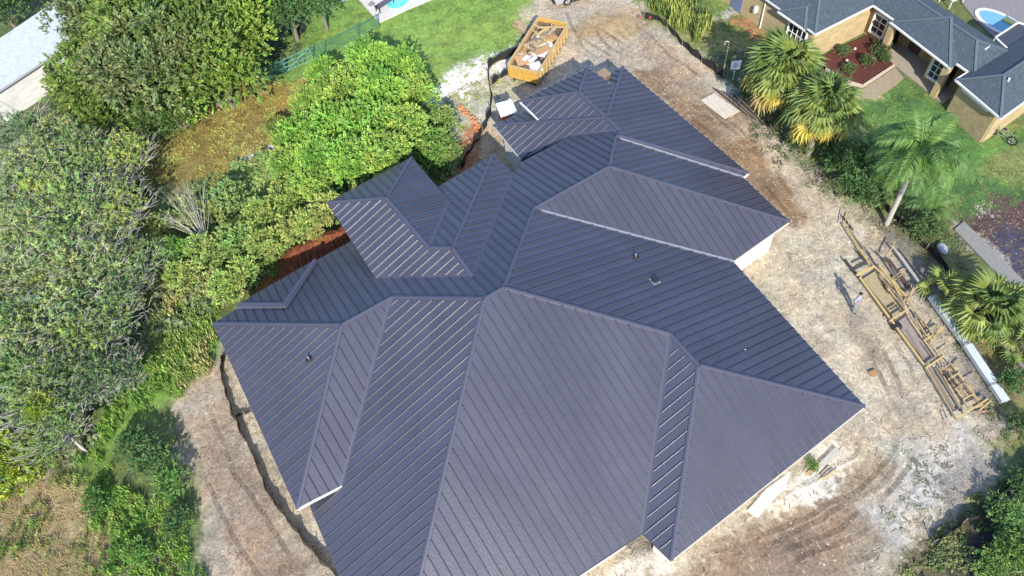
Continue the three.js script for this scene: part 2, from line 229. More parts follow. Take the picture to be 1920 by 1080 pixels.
const dust = tex(512, 512, (x, y) => { const a = fbm(x / 60, y / 60, 5), b = fbm(x / 9 + 50, y / 9, 3); return 0.85 + 0.16 * (a - 0.35) + 0.06 * (b - 0.5); }, true, [0.13, 0.13]);
const roofPan = [0, 1, 2].map((i) => new THREE.MeshPhysicalMaterial({ color: C(...[[0.078, 0.0755, 0.103], [0.084, 0.081, 0.108], [0.072, 0.07, 0.095]][i]), roughness: [0.36, 0.33, 0.4][i], metalness: 0.1, ior: 1.8, map: dust, bumpMap: roughN, bumpScale: 0.007, side: THREE.DoubleSide, clearcoat: 0.35, clearcoatRoughness: 0.3 }));
const roofCap = new THREE.MeshPhysicalMaterial({ color: C(0.083, 0.081, 0.109), ior: 1.8, roughness: 0.36, metalness: 0.2, side: THREE.DoubleSide });
const glintM = new THREE.MeshStandardMaterial({ color: C(0.42, 0.43, 0.45), roughness: 0.4, metalness: 0.5, side: THREE.DoubleSide });  // pale colour that paints the sun glint on two valley flashings
const deckM = mat([0.035, 0.035, 0.045], 0.7), stucco = mat([0.8, 0.79, 0.76], 0.85, { map: grime, bumpMap: roughN, bumpScale: 0.01 });
const house = thing('metal_roof_house', 'large white house under a dark grey-blue standing seam metal roof with many hips', 'house');
const faces = {    // slope, outline, running direction of the fall, corners that lie on the eaves
  N: ['N', 'P1 L5 L6 L7 N1 N2 N3 W7 W1 W10 N7 N6 X2 X1 A2 A1 V16 V13 P7 P6 P4 P2', 'v', 'P1 L5 L7 N1 N2 N3 N6 N7'],
  M1: ['M1', 'P4 P6 C12 E1 P5', 'u', 'C12 E1'], M2: ['M2', 'P6 P7 V8 V12 C12', 'v', 'V12 C12'], M3: ['M3', 'V8 V9 V11 V12', 'u', 'V11 V12'], T: ['T', 'V9 V10 V11', 'v', 'V10 V11'],
  R: ['R', 'P7 V13 V14 V10 V9 V8', 'u', 'V14 V10'], S: ['S', 'V13 V16 V15 V14', 'v', 'V15 V14'], R2: ['R2', 'V16 A1 V17 V15', 'u', 'V17 V15'], S2: ['S2', 'A1 A2 V18 V17', 'v', 'V18 V17'],
  Q: ['Q', 'A2 X1 X3 K5 V18', 'u', 'K5 V18'], L: ['L', 'P1 P2 P3', 'u', 'P1 P3'], LS: ['LS', 'P2 P4 P5 P3', 'v', 'P5 P3'],
  W: ['W', 'W5 W4 W3 W2 W1 W7', 'u', 'W5 W7'], TN: ['TN', 'W5 W6 W4', 'v', 'W5 W6'], TE: ['TE', 'W4 W6 W8 W3', 'u', 'W6 W8'], NB: ['NB', 'W3 W8 NB1 W9 W2', 'v', 'NB1 W9'], E2: ['E2', 'W2 W9 W10 W1', 'u', 'W9 W10'],
  G1: ['G1', 'X1 X2 G3 GC X3', 'u', 'G3 GC X2'], N2: ['N2', 'X3 GC K5', 'v', 'GC K5'], G2: ['G2', 'K4 X4 H1 K2', 'u', 'K2 H1'], Q2: ['Q2', 'K4 K3 K1 X4', 'u', 'K3 K1'], N3: ['N3', 'K4 K2 K3', 'v', 'K2 K3'],
  LB: ['LB', 'L1 L2 L3 L4', 'v', 'L3 L4 L1'],
};
const zOf = (p, u, v) => PC[p][0] + PC[p][1] * u + PC[p][2] * v;
const P3 = (u, v, z) => UV(u, v, z + EAVE);
function clipHalf(poly, k, lim, s) {     // keep s * (p[k] - lim) >= 0
  const o = []; for (let i = 0; i < poly.length; i++) { const a = poly[i], b = poly[(i + 1) % poly.length], da = s * (a[k] - lim), db = s * (b[k] - lim); if (da >= 0) o.push(a); if ((da >= 0) !== (db >= 0)) { const t = da / (da - db); o.push([lerp(a[0], b[0], t), lerp(a[1], b[1], t)]); } } return o;
}
const inPoly = (poly, x, y) => { let r = false; for (let i = 0, j = poly.length - 1; i < poly.length; j = i++) { const a = poly[i], b = poly[j]; if ((a[1] > y) !== (b[1] > y) && x < (b[0] - a[0]) * (y - a[1]) / (b[1] - a[1]) + a[0]) r = !r; } return r; };
function seam(a, b, up) {     // a folded seam with a rounded top
  const z = b.clone().sub(a).normalize(), x = up.clone().cross(z).normalize(), y = z.clone().cross(x), prof = [[-0.02, -0.01, -1, 0], [-0.02, 0.052, -1, 0.1]]; for (let i = 1; i < 6; i++) { const q = Math.PI * (1 - i / 6); prof.push([Math.cos(q) * 0.021, 0.054 + Math.sin(q) * 0.021, Math.cos(q), Math.sin(q)]); } prof.push([0.02, 0.052, 1, 0.1], [0.02, -0.01, 1, 0]);
  const P = [], N = [], I = []; for (const e of [a, b]) for (const [px, py, nx, ny] of prof) { P.push(e.x + x.x * px + y.x * py, e.y + x.y * px + y.y * py, e.z + x.z * px + y.z * py); N.push(x.x * nx + y.x * ny, x.y * nx + y.y * ny, x.z * nx + y.z * ny); } const m = prof.length; for (let i = 0; i + 1 < m; i++) I.push(i, i + m, i + 1, i + 1, i + m, i + m + 1);
  const g = new THREE.BufferGeometry(); g.setAttribute('position', new THREE.Float32BufferAttribute(P, 3)); g.setAttribute('normal', new THREE.Float32BufferAttribute(N, 3)); g.setIndex(I); return g;
}
const SEAM = 0.475, panels = [];
for (const [fn, [pl, list, fall, eaves]] of Object.entries(faces)) {
  const ids = list.split(' '), poly = ids.map((n) => V[n].slice(0, 2)), k = fall === 'u' ? 1 : 0, s = 1 - k, ev = new Set(eaves.split(' '));
  const tri = THREE.ShapeUtils.triangulateShape(poly.map((p) => new THREE.Vector2(...p)), []);
  // deck under the pans, with an edge
  const top = poly.map((p) => P3(p[0], p[1], zOf(pl, ...p) - 0.03)), bot = poly.map((p) => P3(p[0], p[1], zOf(pl, ...p) - 0.17)), pts = [...top, ...bot], n = poly.length, T = [];
  for (const t of tri) { T.push(t, [t[2] + n, t[1] + n, t[0] + n]); }
  for (let i = 0; i < n; i++) { const j = (i + 1) % n; T.push([i, j, i + n], [j, j + n, i + n]); }
  const face = part('roof_face', polyGeo(pts, T), deckM, house);
  const t0 = Math.min(...poly.map((p) => p[k])), t1 = Math.max(...poly.map((p) => p[k])), lowSign = Math.sign(PC[pl][1 + s]);
  const nrm = new THREE.Vector3(-PC[pl][1] * R2 - PC[pl][2] * R2, 1, PC[pl][1] * R2 - PC[pl][2] * R2).normalize(); 
  const jig = rnd(fn.length * 77 + fn.charCodeAt(0) * 13 + (fn.charCodeAt(1) || 0));
  const off = jig() * 0.3;
  for (let t = t0 - off, m = 0; t < t1 - 0.01; t += SEAM, m++) {
    const strip = clipHalf(clipHalf(poly, k, t, 1), k, t + SEAM - 0.002, -1); if (strip.length < 3) continue;
    const clean = strip.filter((p, i) => { const q = strip[(i + 1) % strip.length]; return Math.hypot(p[0] - q[0], p[1] - q[1]) > 1e-4; }); if (clean.length < 3) continue;
    const tt = THREE.ShapeUtils.triangulateShape(clean.map((p) => new THREE.Vector2(...p)), []), lift = (jig() - 0.5) * 0.006, tilt = (jig() - 0.5) * 0.012;
    const comps = []; const root = clean.map((_, i) => i), find = (i) => (root[i] === i ? i : (root[i] = find(root[i])));
    const ok = tt.filter((q) => { const [A, B, D] = q.map((i) => clean[i]); return Math.abs((B[0] - A[0]) * (D[1] - A[1]) - (D[0] - A[0]) * (B[1] - A[1])) > 1e-5; });
    for (const q of ok) { root[find(q[1])] = find(q[0]); root[find(q[2])] = find(q[0]); }
    for (const q of ok) { const k0 = find(q[0]); (comps[k0] ??= []).push(q); }
    const pieces = Object.values(comps).map((T2) => { const ii = [...new Set(T2.flat())]; return { T2, s0: Math.min(...ii.map((i) => clean[i][s])), s1: Math.max(...ii.map((i) => clean[i][s])), geos: [polyGeo(clean.map((p) => P3(p[0], p[1], zOf(pl, ...p) + lift + tilt * (p[k] - t))), T2)], area: T2.reduce((v, q) => { const [A, B, D] = q.map((i) => clean[i]); return v + Math.abs((B[0] - A[0]) * (D[1] - A[1]) - (D[0] - A[0]) * (B[1] - A[1])) / 2; }, 0) }; });
    // the standing seam at this edge of the pan
    const cuts = []; if (t > t0 + 0.05) for (let i = 0; i < n; i++) { const a = poly[i], b = poly[(i + 1) % n]; if ((a[k] > t) !== (b[k] > t)) cuts.push([lerp(a[s], b[s], (t - a[k]) / (b[k] - a[k])), ev.has(ids[i]) && ev.has(ids[(i + 1) % n])]); }
    cuts.sort((a, b) => a[0] - b[0]);
    for (let i = 0; i + 1 < cuts.length; i += 2) {
      const a = cuts[i][0] + (cuts[i][1] ? 0.01 : 0.16), b = cuts[i + 1][0] - (cuts[i + 1][1] ? 0.01 : 0.16); if (b - a < 0.12) continue;
      const A = k ? [a, t] : [t, a], B = k ? [b, t] : [t, b], host = pieces.find((q) => (a + b) / 2 >= q.s0 && (a + b) / 2 <= q.s1) || pieces[0]; if (!host) continue;
      host.geos.push(seam(P3(A[0], A[1], zOf(pl, ...A)), P3(B[0], B[1], zOf(pl, ...B)), nrm));
    }
    for (const q of pieces) panels.push({ g: mergeGeometries(q.geos.map(plain)), face, area: q.area, m: roofPan[(jig() * 3) | 0] });
  }
}
panels.sort((a, b) => b.area - a.area);
panels.slice(0, 298).forEach((p) => part('metal_panel', p.g, p.m, p.face));
if (panels.length > 298) stuff(part('small_metal_panels', mergeGeometries(panels.slice(298).map((p) => p.g)), roofPan[0], house));
// caps on the hips and ridges, flashings in the valleys: each edge with the two slopes that meet there
function edgeStrip(A, B, pa, pb, w, lift) {
  const a = V[A], b = V[B], du = b[0] - a[0], dv = b[1] - a[1], L = Math.hypot(du, dv), nu = -dv / L, nv = du / L, geos = [];
  for (const [p, sgn] of [[pa, 1], [pb, -1]]) {
    const q = [[a[0], a[1]], [b[0], b[1]], [b[0] + nu * w * sgn, b[1] + nv * w * sgn], [a[0] + nu * w * sgn, a[1] + nv * w * sgn]].map(([u, v]) => P3(u, v, zOf(p, u, v) + lift));
    const q2 = q.map((x) => x.clone().add(new THREE.Vector3(0, -lift + 0.004, 0)));
    geos.push(polyGeo([...q, ...q2], [[0, 1, 2], [0, 2, 3], [3, 2, 7], [2, 6, 7], [0, 3, 4], [3, 7, 4], [1, 5, 2], [5, 6, 2]]));
  }
  return mergeGeometries(geos);
}
// left side of the direction A -> B first (u right, v up in the grid)
const ridges = 'P1 P2 N L;P2 P3 LS L;P2 P4 N LS;P4 P6 N M1;P6 P7 N M2;P6 C12 M2 M1;P7 V8 R M2;V8 V9 R M3;V9 V10 R T;V9 V11 T M3;P7 V13 N R;V13 V16 N S;V16 A1 N R2;V16 V15 R2 S;A1 A2 N S2;A2 V18 Q S2;A2 X1 N Q;X1 X3 G1 Q;X3 K5 N2 Q;GC X3 N2 G1;K4 K2 G2 N3;K4 K3 N3 Q2;K4 X4 Q2 G2;W5 W4 TN W;W4 W6 TN TE;W4 W3 TE W;W3 W2 NB W;W2 W9 NB E2;W2 W1 E2 W;L1 L2 LB N;L2 L3 LB N';
const valleys = 'V8 V12 M3 M2;P5 P4 M1 LS;V14 V13 R S;V17 A1 R2 S2;X1 X2 G1 N;X4 H1 G2 N2;X4 K1 N2 Q2;W3 W8 TE NB;W1 W10 E2 N;W1 W7 N W';
const pick = (A, B, p) => { const a = V[A], b = V[B], du = b[0] - a[0], dv = b[1] - a[1], L = Math.hypot(du, dv), c = p.map((f) => { const ids = Object.values(faces).find((q) => q[0] === f)[1].split(' '); let x = 0, y = 0; for (const i of ids) { x += V[i][0] / ids.length; y += V[i][1] / ids.length; } return (x - a[0]) * -dv / L + (y - a[1]) * du / L; }); return c[0] >= c[1] ? p : [p[1], p[0]]; };
for (const e of ridges.split(';')) { const [A, B, a, b] = e.split(' '); if (A[0] === 'L' && A !== 'L1' && A !== 'L2') continue; const [l, r] = A[0] === 'L' ? [a, b] : pick(A, B, [a, b]); if (A[0] === 'L') continue; part('ridge_cap', edgeStrip(A, B, l, r, 0.1, 0.078), roofCap, house); }
for (const e of valleys.split(';')) { const [A, B, a, b] = e.split(' '), [l, r] = pick(A, B, [a, b]); part('valley_flashing', edgeStrip(A, B, l, r, 0.13, 0.012), roofCap, house); }
// sun glint along two valleys, painted on as pale metal bars
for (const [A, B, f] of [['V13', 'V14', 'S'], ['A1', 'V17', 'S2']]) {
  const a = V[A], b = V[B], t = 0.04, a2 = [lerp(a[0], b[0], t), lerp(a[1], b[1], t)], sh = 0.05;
  part('glint_strip', bar(P3(a2[0] - sh, a2[1] - sh, lerp(a[2], b[2], t) + 0.05), P3(b[0], b[1], b[2] + 0.05), 0.08, 0.06), glintM, house).userData.label = 'sun glint painted as a pale strip along the valley';
}
// the small bump on the west slope: narrow side slopes
{ const q = (n) => P3(...V[n]); part('roof_face', polyGeo(['L1', 'L2', 'L6', 'L5', 'L3', 'L7'].map(q), [[0, 1, 2], [0, 2, 3], [1, 4, 5], [1, 5, 2]]), roofCap, house); 
  for (const [A, B] of [['L1', 'L2'], ['L2', 'L3']]) part('ridge_cap', bar(q(A).add(new THREE.Vector3(0, 0.03, 0)), q(B).add(new THREE.Vector3(0, 0.03, 0)), 0.22, 0.05), roofCap, house); }
// pale drip edge and fascia under every eave, and the walls set in below
const eaveLines = [['P1', 'P3', 0], ['P3', 'P5', 2], ['C12', 'E1', 0], ['V12', 'C12', 0], ['V12', 'V11', 0], ['V11', 'V10', 1], ['V10', 'V14', 1], ['V14', 'V15', 1], ['V15', 'V17', 1], ['V17', 'V18', 2], ['V18', 'K5', 1], ['W7', 'W5', 0], ['W5', 'W6', 0], ['W6', 'W8', 0], ['NB1', 'W9', 0], ['W9', 'W10', 0], ['GC', 'G3', 1], ['G3', 'X2', 0], ['K2', 'H1', 2], ['K2', 'K3', 1], ['K3', 'K1', 1], ['K5', 'GC', 1], ['N2', 'N1', 0], ['L3', 'L4', 0], ['P1', 'L5', 0]];
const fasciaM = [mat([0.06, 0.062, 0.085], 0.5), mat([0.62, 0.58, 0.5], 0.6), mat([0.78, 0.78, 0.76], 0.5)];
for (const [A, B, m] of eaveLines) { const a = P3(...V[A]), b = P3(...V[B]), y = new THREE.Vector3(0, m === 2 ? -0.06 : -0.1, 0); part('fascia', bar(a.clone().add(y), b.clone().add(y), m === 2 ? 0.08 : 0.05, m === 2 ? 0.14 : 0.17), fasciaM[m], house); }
for (const [A, B, , no] of [...eaveLines, ['H1', 'K2'], ['X2', 'G3']]) {      // walls half a metre inside the eaves
  const own = Object.values(faces).map((f) => f[1].split(' ')).find((ids) => ids.includes(A) && ids.includes(B)); if (!own || A === 'L3' || A === 'K2') continue;
  const a = V[A], b = V[B], L = Math.hypot(b[0] - a[0], b[1] - a[1]); if (L < 1.2) continue;
  let cx = 0, cy = 0; for (const i of own) { cx += V[i][0] / own.length; cy += V[i][1] / own.length; }
  const d = [(b[0] - a[0]) / L, (b[1] - a[1]) / L], s = ((cx - a[0]) * -d[1] + (cy - a[1]) * d[0]) > 0 ? 0.5 : -0.5, nn = [-d[1] * s, d[0] * s], h = Math.min(a[2], b[2]) + EAVE - 0.1, e = 0.5;
  part('wall', bar(UV(a[0] + nn[0] + d[0] * e, a[1] + nn[1] + d[1] * e, h / 2 - 0.1), UV(b[0] + nn[0] - d[0] * e, b[1] + nn[1] - d[1] * e, h / 2 - 0.1), 0.2, h + 0.2), stucco, house);
}
part('wall', bar(UV(-6.6, 3.9, 2), UV(-5.3, 2.9, 2), 0.2, 4), mat([0.42, 0.4, 0.36], 0.9, { map: grime }), house);
// vents on the roof
function onRoof(face, px, py) { let lo = 0, hi = 9; for (let i = 0; i < 40; i++) { const m = (lo + hi) / 2, p = G(px, py, m), u = (p.x - p.z) * R2, v = (p.x + p.z) * R2; if (m < zOf(face, u, v) + EAVE) lo = m; else hi = m; } return G(px, py, lo); }
for (const [f, x, y] of [['R', 1192, 482], ['L', 580, 674]]) {
  const p = onRoof(f, x, y), v = new THREE.Group(); v.name = 'vent_pipe'; v.position.copy(p); house.add(v);
  part('boot', new THREE.CylinderGeometry(0.1, 0.22, 0.16, 16), M.black, v); part('pipe', [tube([0, 0, 0], [0, 0.3, 0], 0.05, 0.05, 12)], M.grey, v); part('collar', new THREE.TorusGeometry(0.13, 0.03, 8, 16).rotateX(Math.PI / 2).translate(0, 0.1, 0), M.black, v);
}
{ const p = onRoof('R', 1228, 526), v = new THREE.Group(); v.name = 'roof_vent'; v.position.copy(p); v.rotation.set(0, Math.PI / 4, 0); house.add(v);
  const g = new RoundedBoxGeometry(0.36, 0.16, 0.36, 2, 0.03); g.translate(0, 0.09, 0); part('hood', g, M.black, v); part('flange', box(0.5, 0.03, 0.46, -0.04, 0.02, 0.03).rotateZ(-0.34), M.steel, v); }
{ const p = onRoof('R', 1397, 656); part('screw_cover', new THREE.SphereGeometry(0.05, 8, 6).translate(p.x, p.y, p.z), M.trim, house); }
// the clay bank behind the house
{ const top = [[520, 500], [548, 472], [600, 448], [655, 426], [700, 410]].map((p, i) => G(...p, [0.5, 1.6, 2.1, 2.1, 1.8][i])), r = rnd(4), pts = [], T = [], N = 50, cv = new THREE.CatmullRomCurve3(top);
  for (let i = 0; i <= N; i++) { const p = cv.getPointAt(i / N), d = cv.getTangentAt(i / N), nx = -d.z, nz = d.x, L = Math.hypot(nx, nz); for (let k = 0; k < 7; k++) { const w = [-1.6, -0.4, 0, 0.35, 0.8, 1.3, 2.2][k], y = [0, 0.93, 1, 0.88, 0.55, 0.25, -0.05][k] * p.y; pts.push(new THREE.Vector3(p.x + nx / L * w + (r() - 0.5) * 0.2, Math.max(-0.1, y + (r() - 0.5) * 0.16), p.z + nz / L * w + (r() - 0.5) * 0.2)); } }
  for (let i = 0; i < N; i++) for (let k = 0; k < 6; k++) { const a = i * 7 + k; T.push([a, a + 7, a + 1], [a + 1, a + 7, a + 8]); }
  struct('clay_bank', polyGeo(pts, T), mat([0.34, 0.1, 0.035], 0.95, { map: roughN, bumpMap: roughN, bumpScale: 0.08 })); }
// unfinished brown masonry in the notch of the far eave, still without its roof metal
{ const p = G(1132, 138, 3.7), m = mat([0.2, 0.13, 0.09], 0.95, { map: grime, bumpMap: roughN, bumpScale: 0.03 }); part('unfinished_wall', box(0.62, 1.5, 0.62).rotateY(Math.PI / 4).translate(p.x, 2.95, p.z), m, house).userData.label = 'unfinished brown wall in the notch of the far eave'; part('wall_cap', box(0.72, 0.06, 0.72).rotateY(Math.PI / 4).translate(p.x, 3.74, p.z), mat([0.26, 0.18, 0.12], 0.9), house); }

// ---------------------------------------------------------------- neighbouring house to the north-east
const shingle = mat([0.085, 0.115, 0.135], 0.9, { map: tex(256, 256, (x, y) => { const row = (y / 8) | 0, c = h2(((x + row * 7) / 12) | 0, row); return 0.8 + 0.14 * c + 0.1 * (fbm(x / 30, y / 30, 3) - 0.5) - ((y % 8) < 1 ? 0.12 : 0); }, true), bumpMap: roughN, bumpScale: 0.02 });
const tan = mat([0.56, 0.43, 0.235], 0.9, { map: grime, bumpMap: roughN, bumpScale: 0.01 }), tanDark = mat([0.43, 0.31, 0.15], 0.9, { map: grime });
const gh = thing('tan_house', 'tan stucco house with dark grey-green shingle hip roof and white gutters beside the palms', 'house');
function hip(q, y, pitch, along) {       // q: four eave corners [u, v] in order; ridge along the long side
  const p = q.map(([u, v]) => UV(u, v, y)), mid = (a, b) => a.clone().add(b).multiplyScalar(0.5);
  const d01 = p[0].distanceTo(p[1]), d12 = p[1].distanceTo(p[2]); let k = 0; if (d01 < d12) k = 1;    // ridge runs along side k -> k+1
  const P = [0, 1, 2, 3].map((i) => p[(i + k) % 4]), w = Math.min(d01, d12) / 2, m0 = mid(P[0], P[3]), m1 = mid(P[1], P[2]), d = m1.clone().sub(m0).normalize();
  const r0 = m0.clone().addScaledVector(d, w).setY(y + pitch * w), r1 = m1.clone().addScaledVector(d, -w).setY(y + pitch * w), b = P.map((a) => a.clone().setY(y - 0.14));
  return { g: polyGeo([...P, r0, r1, ...b], [[0, 1, 5], [0, 5, 4], [1, 2, 5], [2, 3, 4], [2, 4, 5], [3, 0, 4], [0, 6, 7], [0, 7, 1], [1, 7, 8], [1, 8, 2], [2, 8, 9], [2, 9, 3], [3, 9, 6], [3, 6, 0], [6, 8, 7], [6, 9, 8]]), P, r0, r1 };
}
const ridgeShingle = mat([0.095, 0.125, 0.143], 0.9);
function addHip(q, y, pitch, hipsAt) {
  const h = hip(q, y, pitch); const r = part('roof', h.g, shingle, gh), up = new THREE.Vector3(0, 0.025, 0);
  const L = [[h.P[0], h.r0], [h.P[3], h.r0], [h.P[1], h.r1], [h.P[2], h.r1], [h.r0, h.r1]];
  for (const [a, b] of L) part('ridge_shingles', bar(a.clone().add(up), b.clone().add(up), 0.17, 0.03), ridgeShingle, r);
}
addHip([[17.68, -9], [17.72, 4.12], [27.2, 4.5], [27.2, -9]], 2.82, 0.4);
addHip([[17.42, 0.78], [17.46, 3.38], [21, 3.38], [21, 0.78]], 2.80, 0.4);
addHip([[23.3, -6], [22.6, 13.2], [26.15, 13.2], [26.9, -6]], 2.79, 0.44);
addHip([[21.4, 12.74], [20.82, 16.6], [31, 16.1], [31, 12.55]], 2.81, 0.42);
{ const p = [UV(22.5, 6.3, 2.8), UV(22, 11.75, 2.8), UV(24.8, 9, 3.72), UV(23.6, 6.3, 2.8), UV(23.1, 11.75, 2.8)], b = p.map((a) => a.clone().setY(2.66)); 
  const r = part('roof', polyGeo([...p, ...b], [[0, 1, 2], [0, 2, 3], [1, 4, 2], [0, 5, 6], [0, 6, 1], [1, 6, 9], [1, 9, 4], [0, 3, 8], [0, 8, 5], [5, 8, 9], [5, 9, 6]]), shingle, gh), up = new THREE.Vector3(0, 0.025, 0);
  part('ridge_shingles', bar(p[0].clone().add(up), p[2].clone().add(up), 0.17, 0.03), ridgeShingle, r); part('ridge_shingles', bar(p[1].clone().add(up), p[2].clone().add(up), 0.17, 0.03), ridgeShingle, r); }
for (const [a, b] of [[[17.66, -9], [17.7, 0.75]], [[17.4, 0.78], [17.44, 3.4]], [[17.7, 3.4], [17.7, 4.14]], [[17.7, 4.16], [22.9, 4.36]], [[22.92, 4.4], [22.84, 6.28]], [[22.48, 6.28], [21.98, 11.77]], [[22.63, 11.75], [22.57, 13.2]], [[22.6, 13.24], [23.4, 13.24]], [[21.38, 12.72], [20.8, 16.62]], [[20.8, 16.64], [31, 16.14]], [[21.4, 12.7], [22.6, 12.68]]])
  part('gutter', bar(UV(a[0], a[1], 2.76), UV(b[0], b[1], 2.76), 0.09, 0.12), M.trim, gh);
function wall(pts, h, m = tan, y0 = -0.1) { for (let i = 0; i + 1 < pts.length; i++) part('wall', bar(UV(...pts[i], (h + y0) / 2), UV(...pts[i + 1], (h + y0) / 2), 0.18, h - y0), m, gh); }
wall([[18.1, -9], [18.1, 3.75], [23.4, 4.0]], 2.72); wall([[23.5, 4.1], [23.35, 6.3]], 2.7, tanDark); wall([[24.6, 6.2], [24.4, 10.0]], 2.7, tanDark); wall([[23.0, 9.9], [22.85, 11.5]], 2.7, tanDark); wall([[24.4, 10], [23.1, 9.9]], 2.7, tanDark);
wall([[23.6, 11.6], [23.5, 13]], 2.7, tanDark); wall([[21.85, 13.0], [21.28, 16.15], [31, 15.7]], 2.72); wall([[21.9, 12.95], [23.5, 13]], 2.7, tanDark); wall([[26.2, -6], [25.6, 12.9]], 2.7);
for (const [u, v] of [[22.75, 6.5], [22.3, 11.5]]) part('column', box(0.42, 2.74, 0.42).translate(0, 1.3, 0).rotateY(Math.PI / 4).translate(UV(u, v, 0).x, 0, UV(u, v, 0).z), tan, gh);
function houseWindow(u, v0, v1, y0, y1, out, cols, rows) {    // a window on a west-facing wall at u, glass a little proud
  const w = new THREE.Group(); w.name = 'window'; gh.add(w); const f = [], A = (v, y) => UV(u - out, v, y);
  part('pane', polyGeo([A(v0, y0), A(v1, y0), A(v1, y1), A(v0, y1)], [[0, 1, 2], [0, 2, 3]]), M.glass, w);
  const B = (v, y) => UV(u - out - 0.03, v, y); f.push(bar(B(v0, y0 - 0.06), B(v0, y1 + 0.06), 0.14, 0.14), bar(B(v1, y0 - 0.06), B(v1, y1 + 0.06), 0.14, 0.14), bar(B(v0 + 0.07, y0), B(v1 - 0.07, y0), 0.14, 0.16), bar(B(v0 + 0.07, y1), B(v1 - 0.07, y1), 0.14, 0.14));
  part('frame', f, M.trim, w); const g = []; for (let i = 1; i < cols; i++) g.push(bar(B(lerp(v0, v1, i / cols), y0 + 0.08), B(lerp(v0, v1, i / cols), y1 - 0.08), 0.05)); for (let i = 1; i < rows; i++) g.push(bar(B(v0 + 0.08, lerp(y0, y1, i / rows)), B(v1 - 0.08, lerp(y0, y1, i / rows)), 0.045)); part('glazing_bars', g, M.trim, w);
}
houseWindow(23.42, 4.55, 5.75, 0.6, 2.2, 0.11, 2, 3); houseWindow(22.92, 10.15, 11.15, 0.6, 2.2, 0.11, 2, 3); houseWindow(18.1, 1.6, 3.3, 0.7, 2.3, 0.11, 4, 2);
part('door', bar(UV(24.42, 8.2, 1.05), UV(24.47, 7.2, 1.05), 0.06, 2.1), M.woodDark, gh); part('door', bar(UV(18.0, -4.2, 1.2), UV(18.0, -3.1, 1.2), 0.07, 2.4), mat([0.16, 0.19, 0.32], 0.5), gh);
part('porch_floor', prism([UV(22.6, 6.4, 0), UV(22.1, 12.4, 0), UV(24.5, 12.4, 0), UV(24.6, 6.4, 0)], -0.1, 0.12), mat([0.42, 0.36, 0.28], 0.85, { map: grime }), gh);
part('soffit_board', bar(UV(21.55, 13.3, 2.45), UV(21.2, 15.6, 2.45), 0.1, 0.3), M.trim, gh);
{ const p = G(1850, 88, 3.2), v = new THREE.Group(); v.name = 'roof_vent'; v.position.copy(p); gh.add(v); part('hood', new RoundedBoxGeometry(0.7, 0.14, 0.28, 2, 0.04).rotateY(0.9), M.trim, v); const q = G(1888, 155, 3.3); part('vent_pipe', tube([q.x, q.y - 0.2, q.z], [q.x, q.y + 0.35, q.z], 0.07), M.trim, gh); }
{ const p = G(1420, 18, 0.9); part('hose_reel', new THREE.TorusGeometry(0.22, 0.07, 8, 18).rotateY(-Math.PI / 4).translate(p.x - 0.1, 0.9, p.z), mat([0.35, 0.33, 0.25], 0.7), gh); part('pipe', [tube(UV(17.95, -0.9, 0), UV(17.95, -0.9, 2.3), 0.05), box(0.3, 0.5, 0.2).rotateY(Math.PI / 4).translate(UV(17.9, -1.6, 1.3).x, 1.3, UV(17.9, -1.6, 1.3).z)], M.trim, gh); }
// flower bed, path, lanai, pool
const bedPts = [[1539, 107], [1625, 67], [1676, 124], [1617, 163], [1580, 152], [1548, 131]].map((p) => G(...p, 0.06));
solo('mulch_bed', prism(bedPts, 0.02, 0.13), mat([0.21, 0.055, 0.04], 0.95, { map: roughN, bumpMap: roughN, bumpScale: 0.05 }), 'bed of red bark mulch in the corner of the tan house', 'flower bed');
solo('bed_edging', [0, 1, 2].map((i) => bar(bedPts[i + 2].clone().setY(0.1), bedPts[i + 3].clone().setY(0.1), 0.14, 0.22)), mat([0.5, 0.42, 0.33], 0.9), 'pale concrete edging round the red mulch bed', 'edging');
solo('garden_path', prism([[1575, 160], [1618, 168], [1678, 128], [1694, 148], [1640, 187], [1600, 180]].map((p) => G(...p)), 0, 0.08), mat([0.4, 0.32, 0.21], 0.9, { map: grime }), 'tan concrete path between the mulch bed and the lawn', 'path').userData = { kind: 'structure' };
solo('driveway_kerb', prism([[1788, 432], [1806, 417], [1935, 545], [1935, 585]].map((p) => G(...p)), -0.05, 0.13), mat([0.32, 0.31, 0.28], 0.9, { map: grime, bumpMap: roughN, bumpScale: 0.04 }), 'weathered pale concrete kerb strip at the right edge beside the dark leaf bed', 'kerb').userData = { kind: 'structure' };
{ const q = [[1866, 71], [1909, 43], [1960, 60], [1950, 75], [1898, 101]].map((p) => G(...p, 2.75)), t = thing('pool_cage', 'dark screened lanai roof behind the tan house beside the pool', 'pool cage');
  part('screen', prism(q, 2.72, 2.75), mat([0.05, 0.055, 0.07], 0.6), t); const f = []; for (let i = 0; i < q.length; i++) { const b = q[(i + 1) % q.length]; f.push(bar(q[i].clone().setY(2.78), b.clone().setY(2.78), 0.09)); f.push(bar(q[i].clone().setY(0), q[i].clone().setY(2.7), 0.08)); } part('frame', f, M.trim, t); }
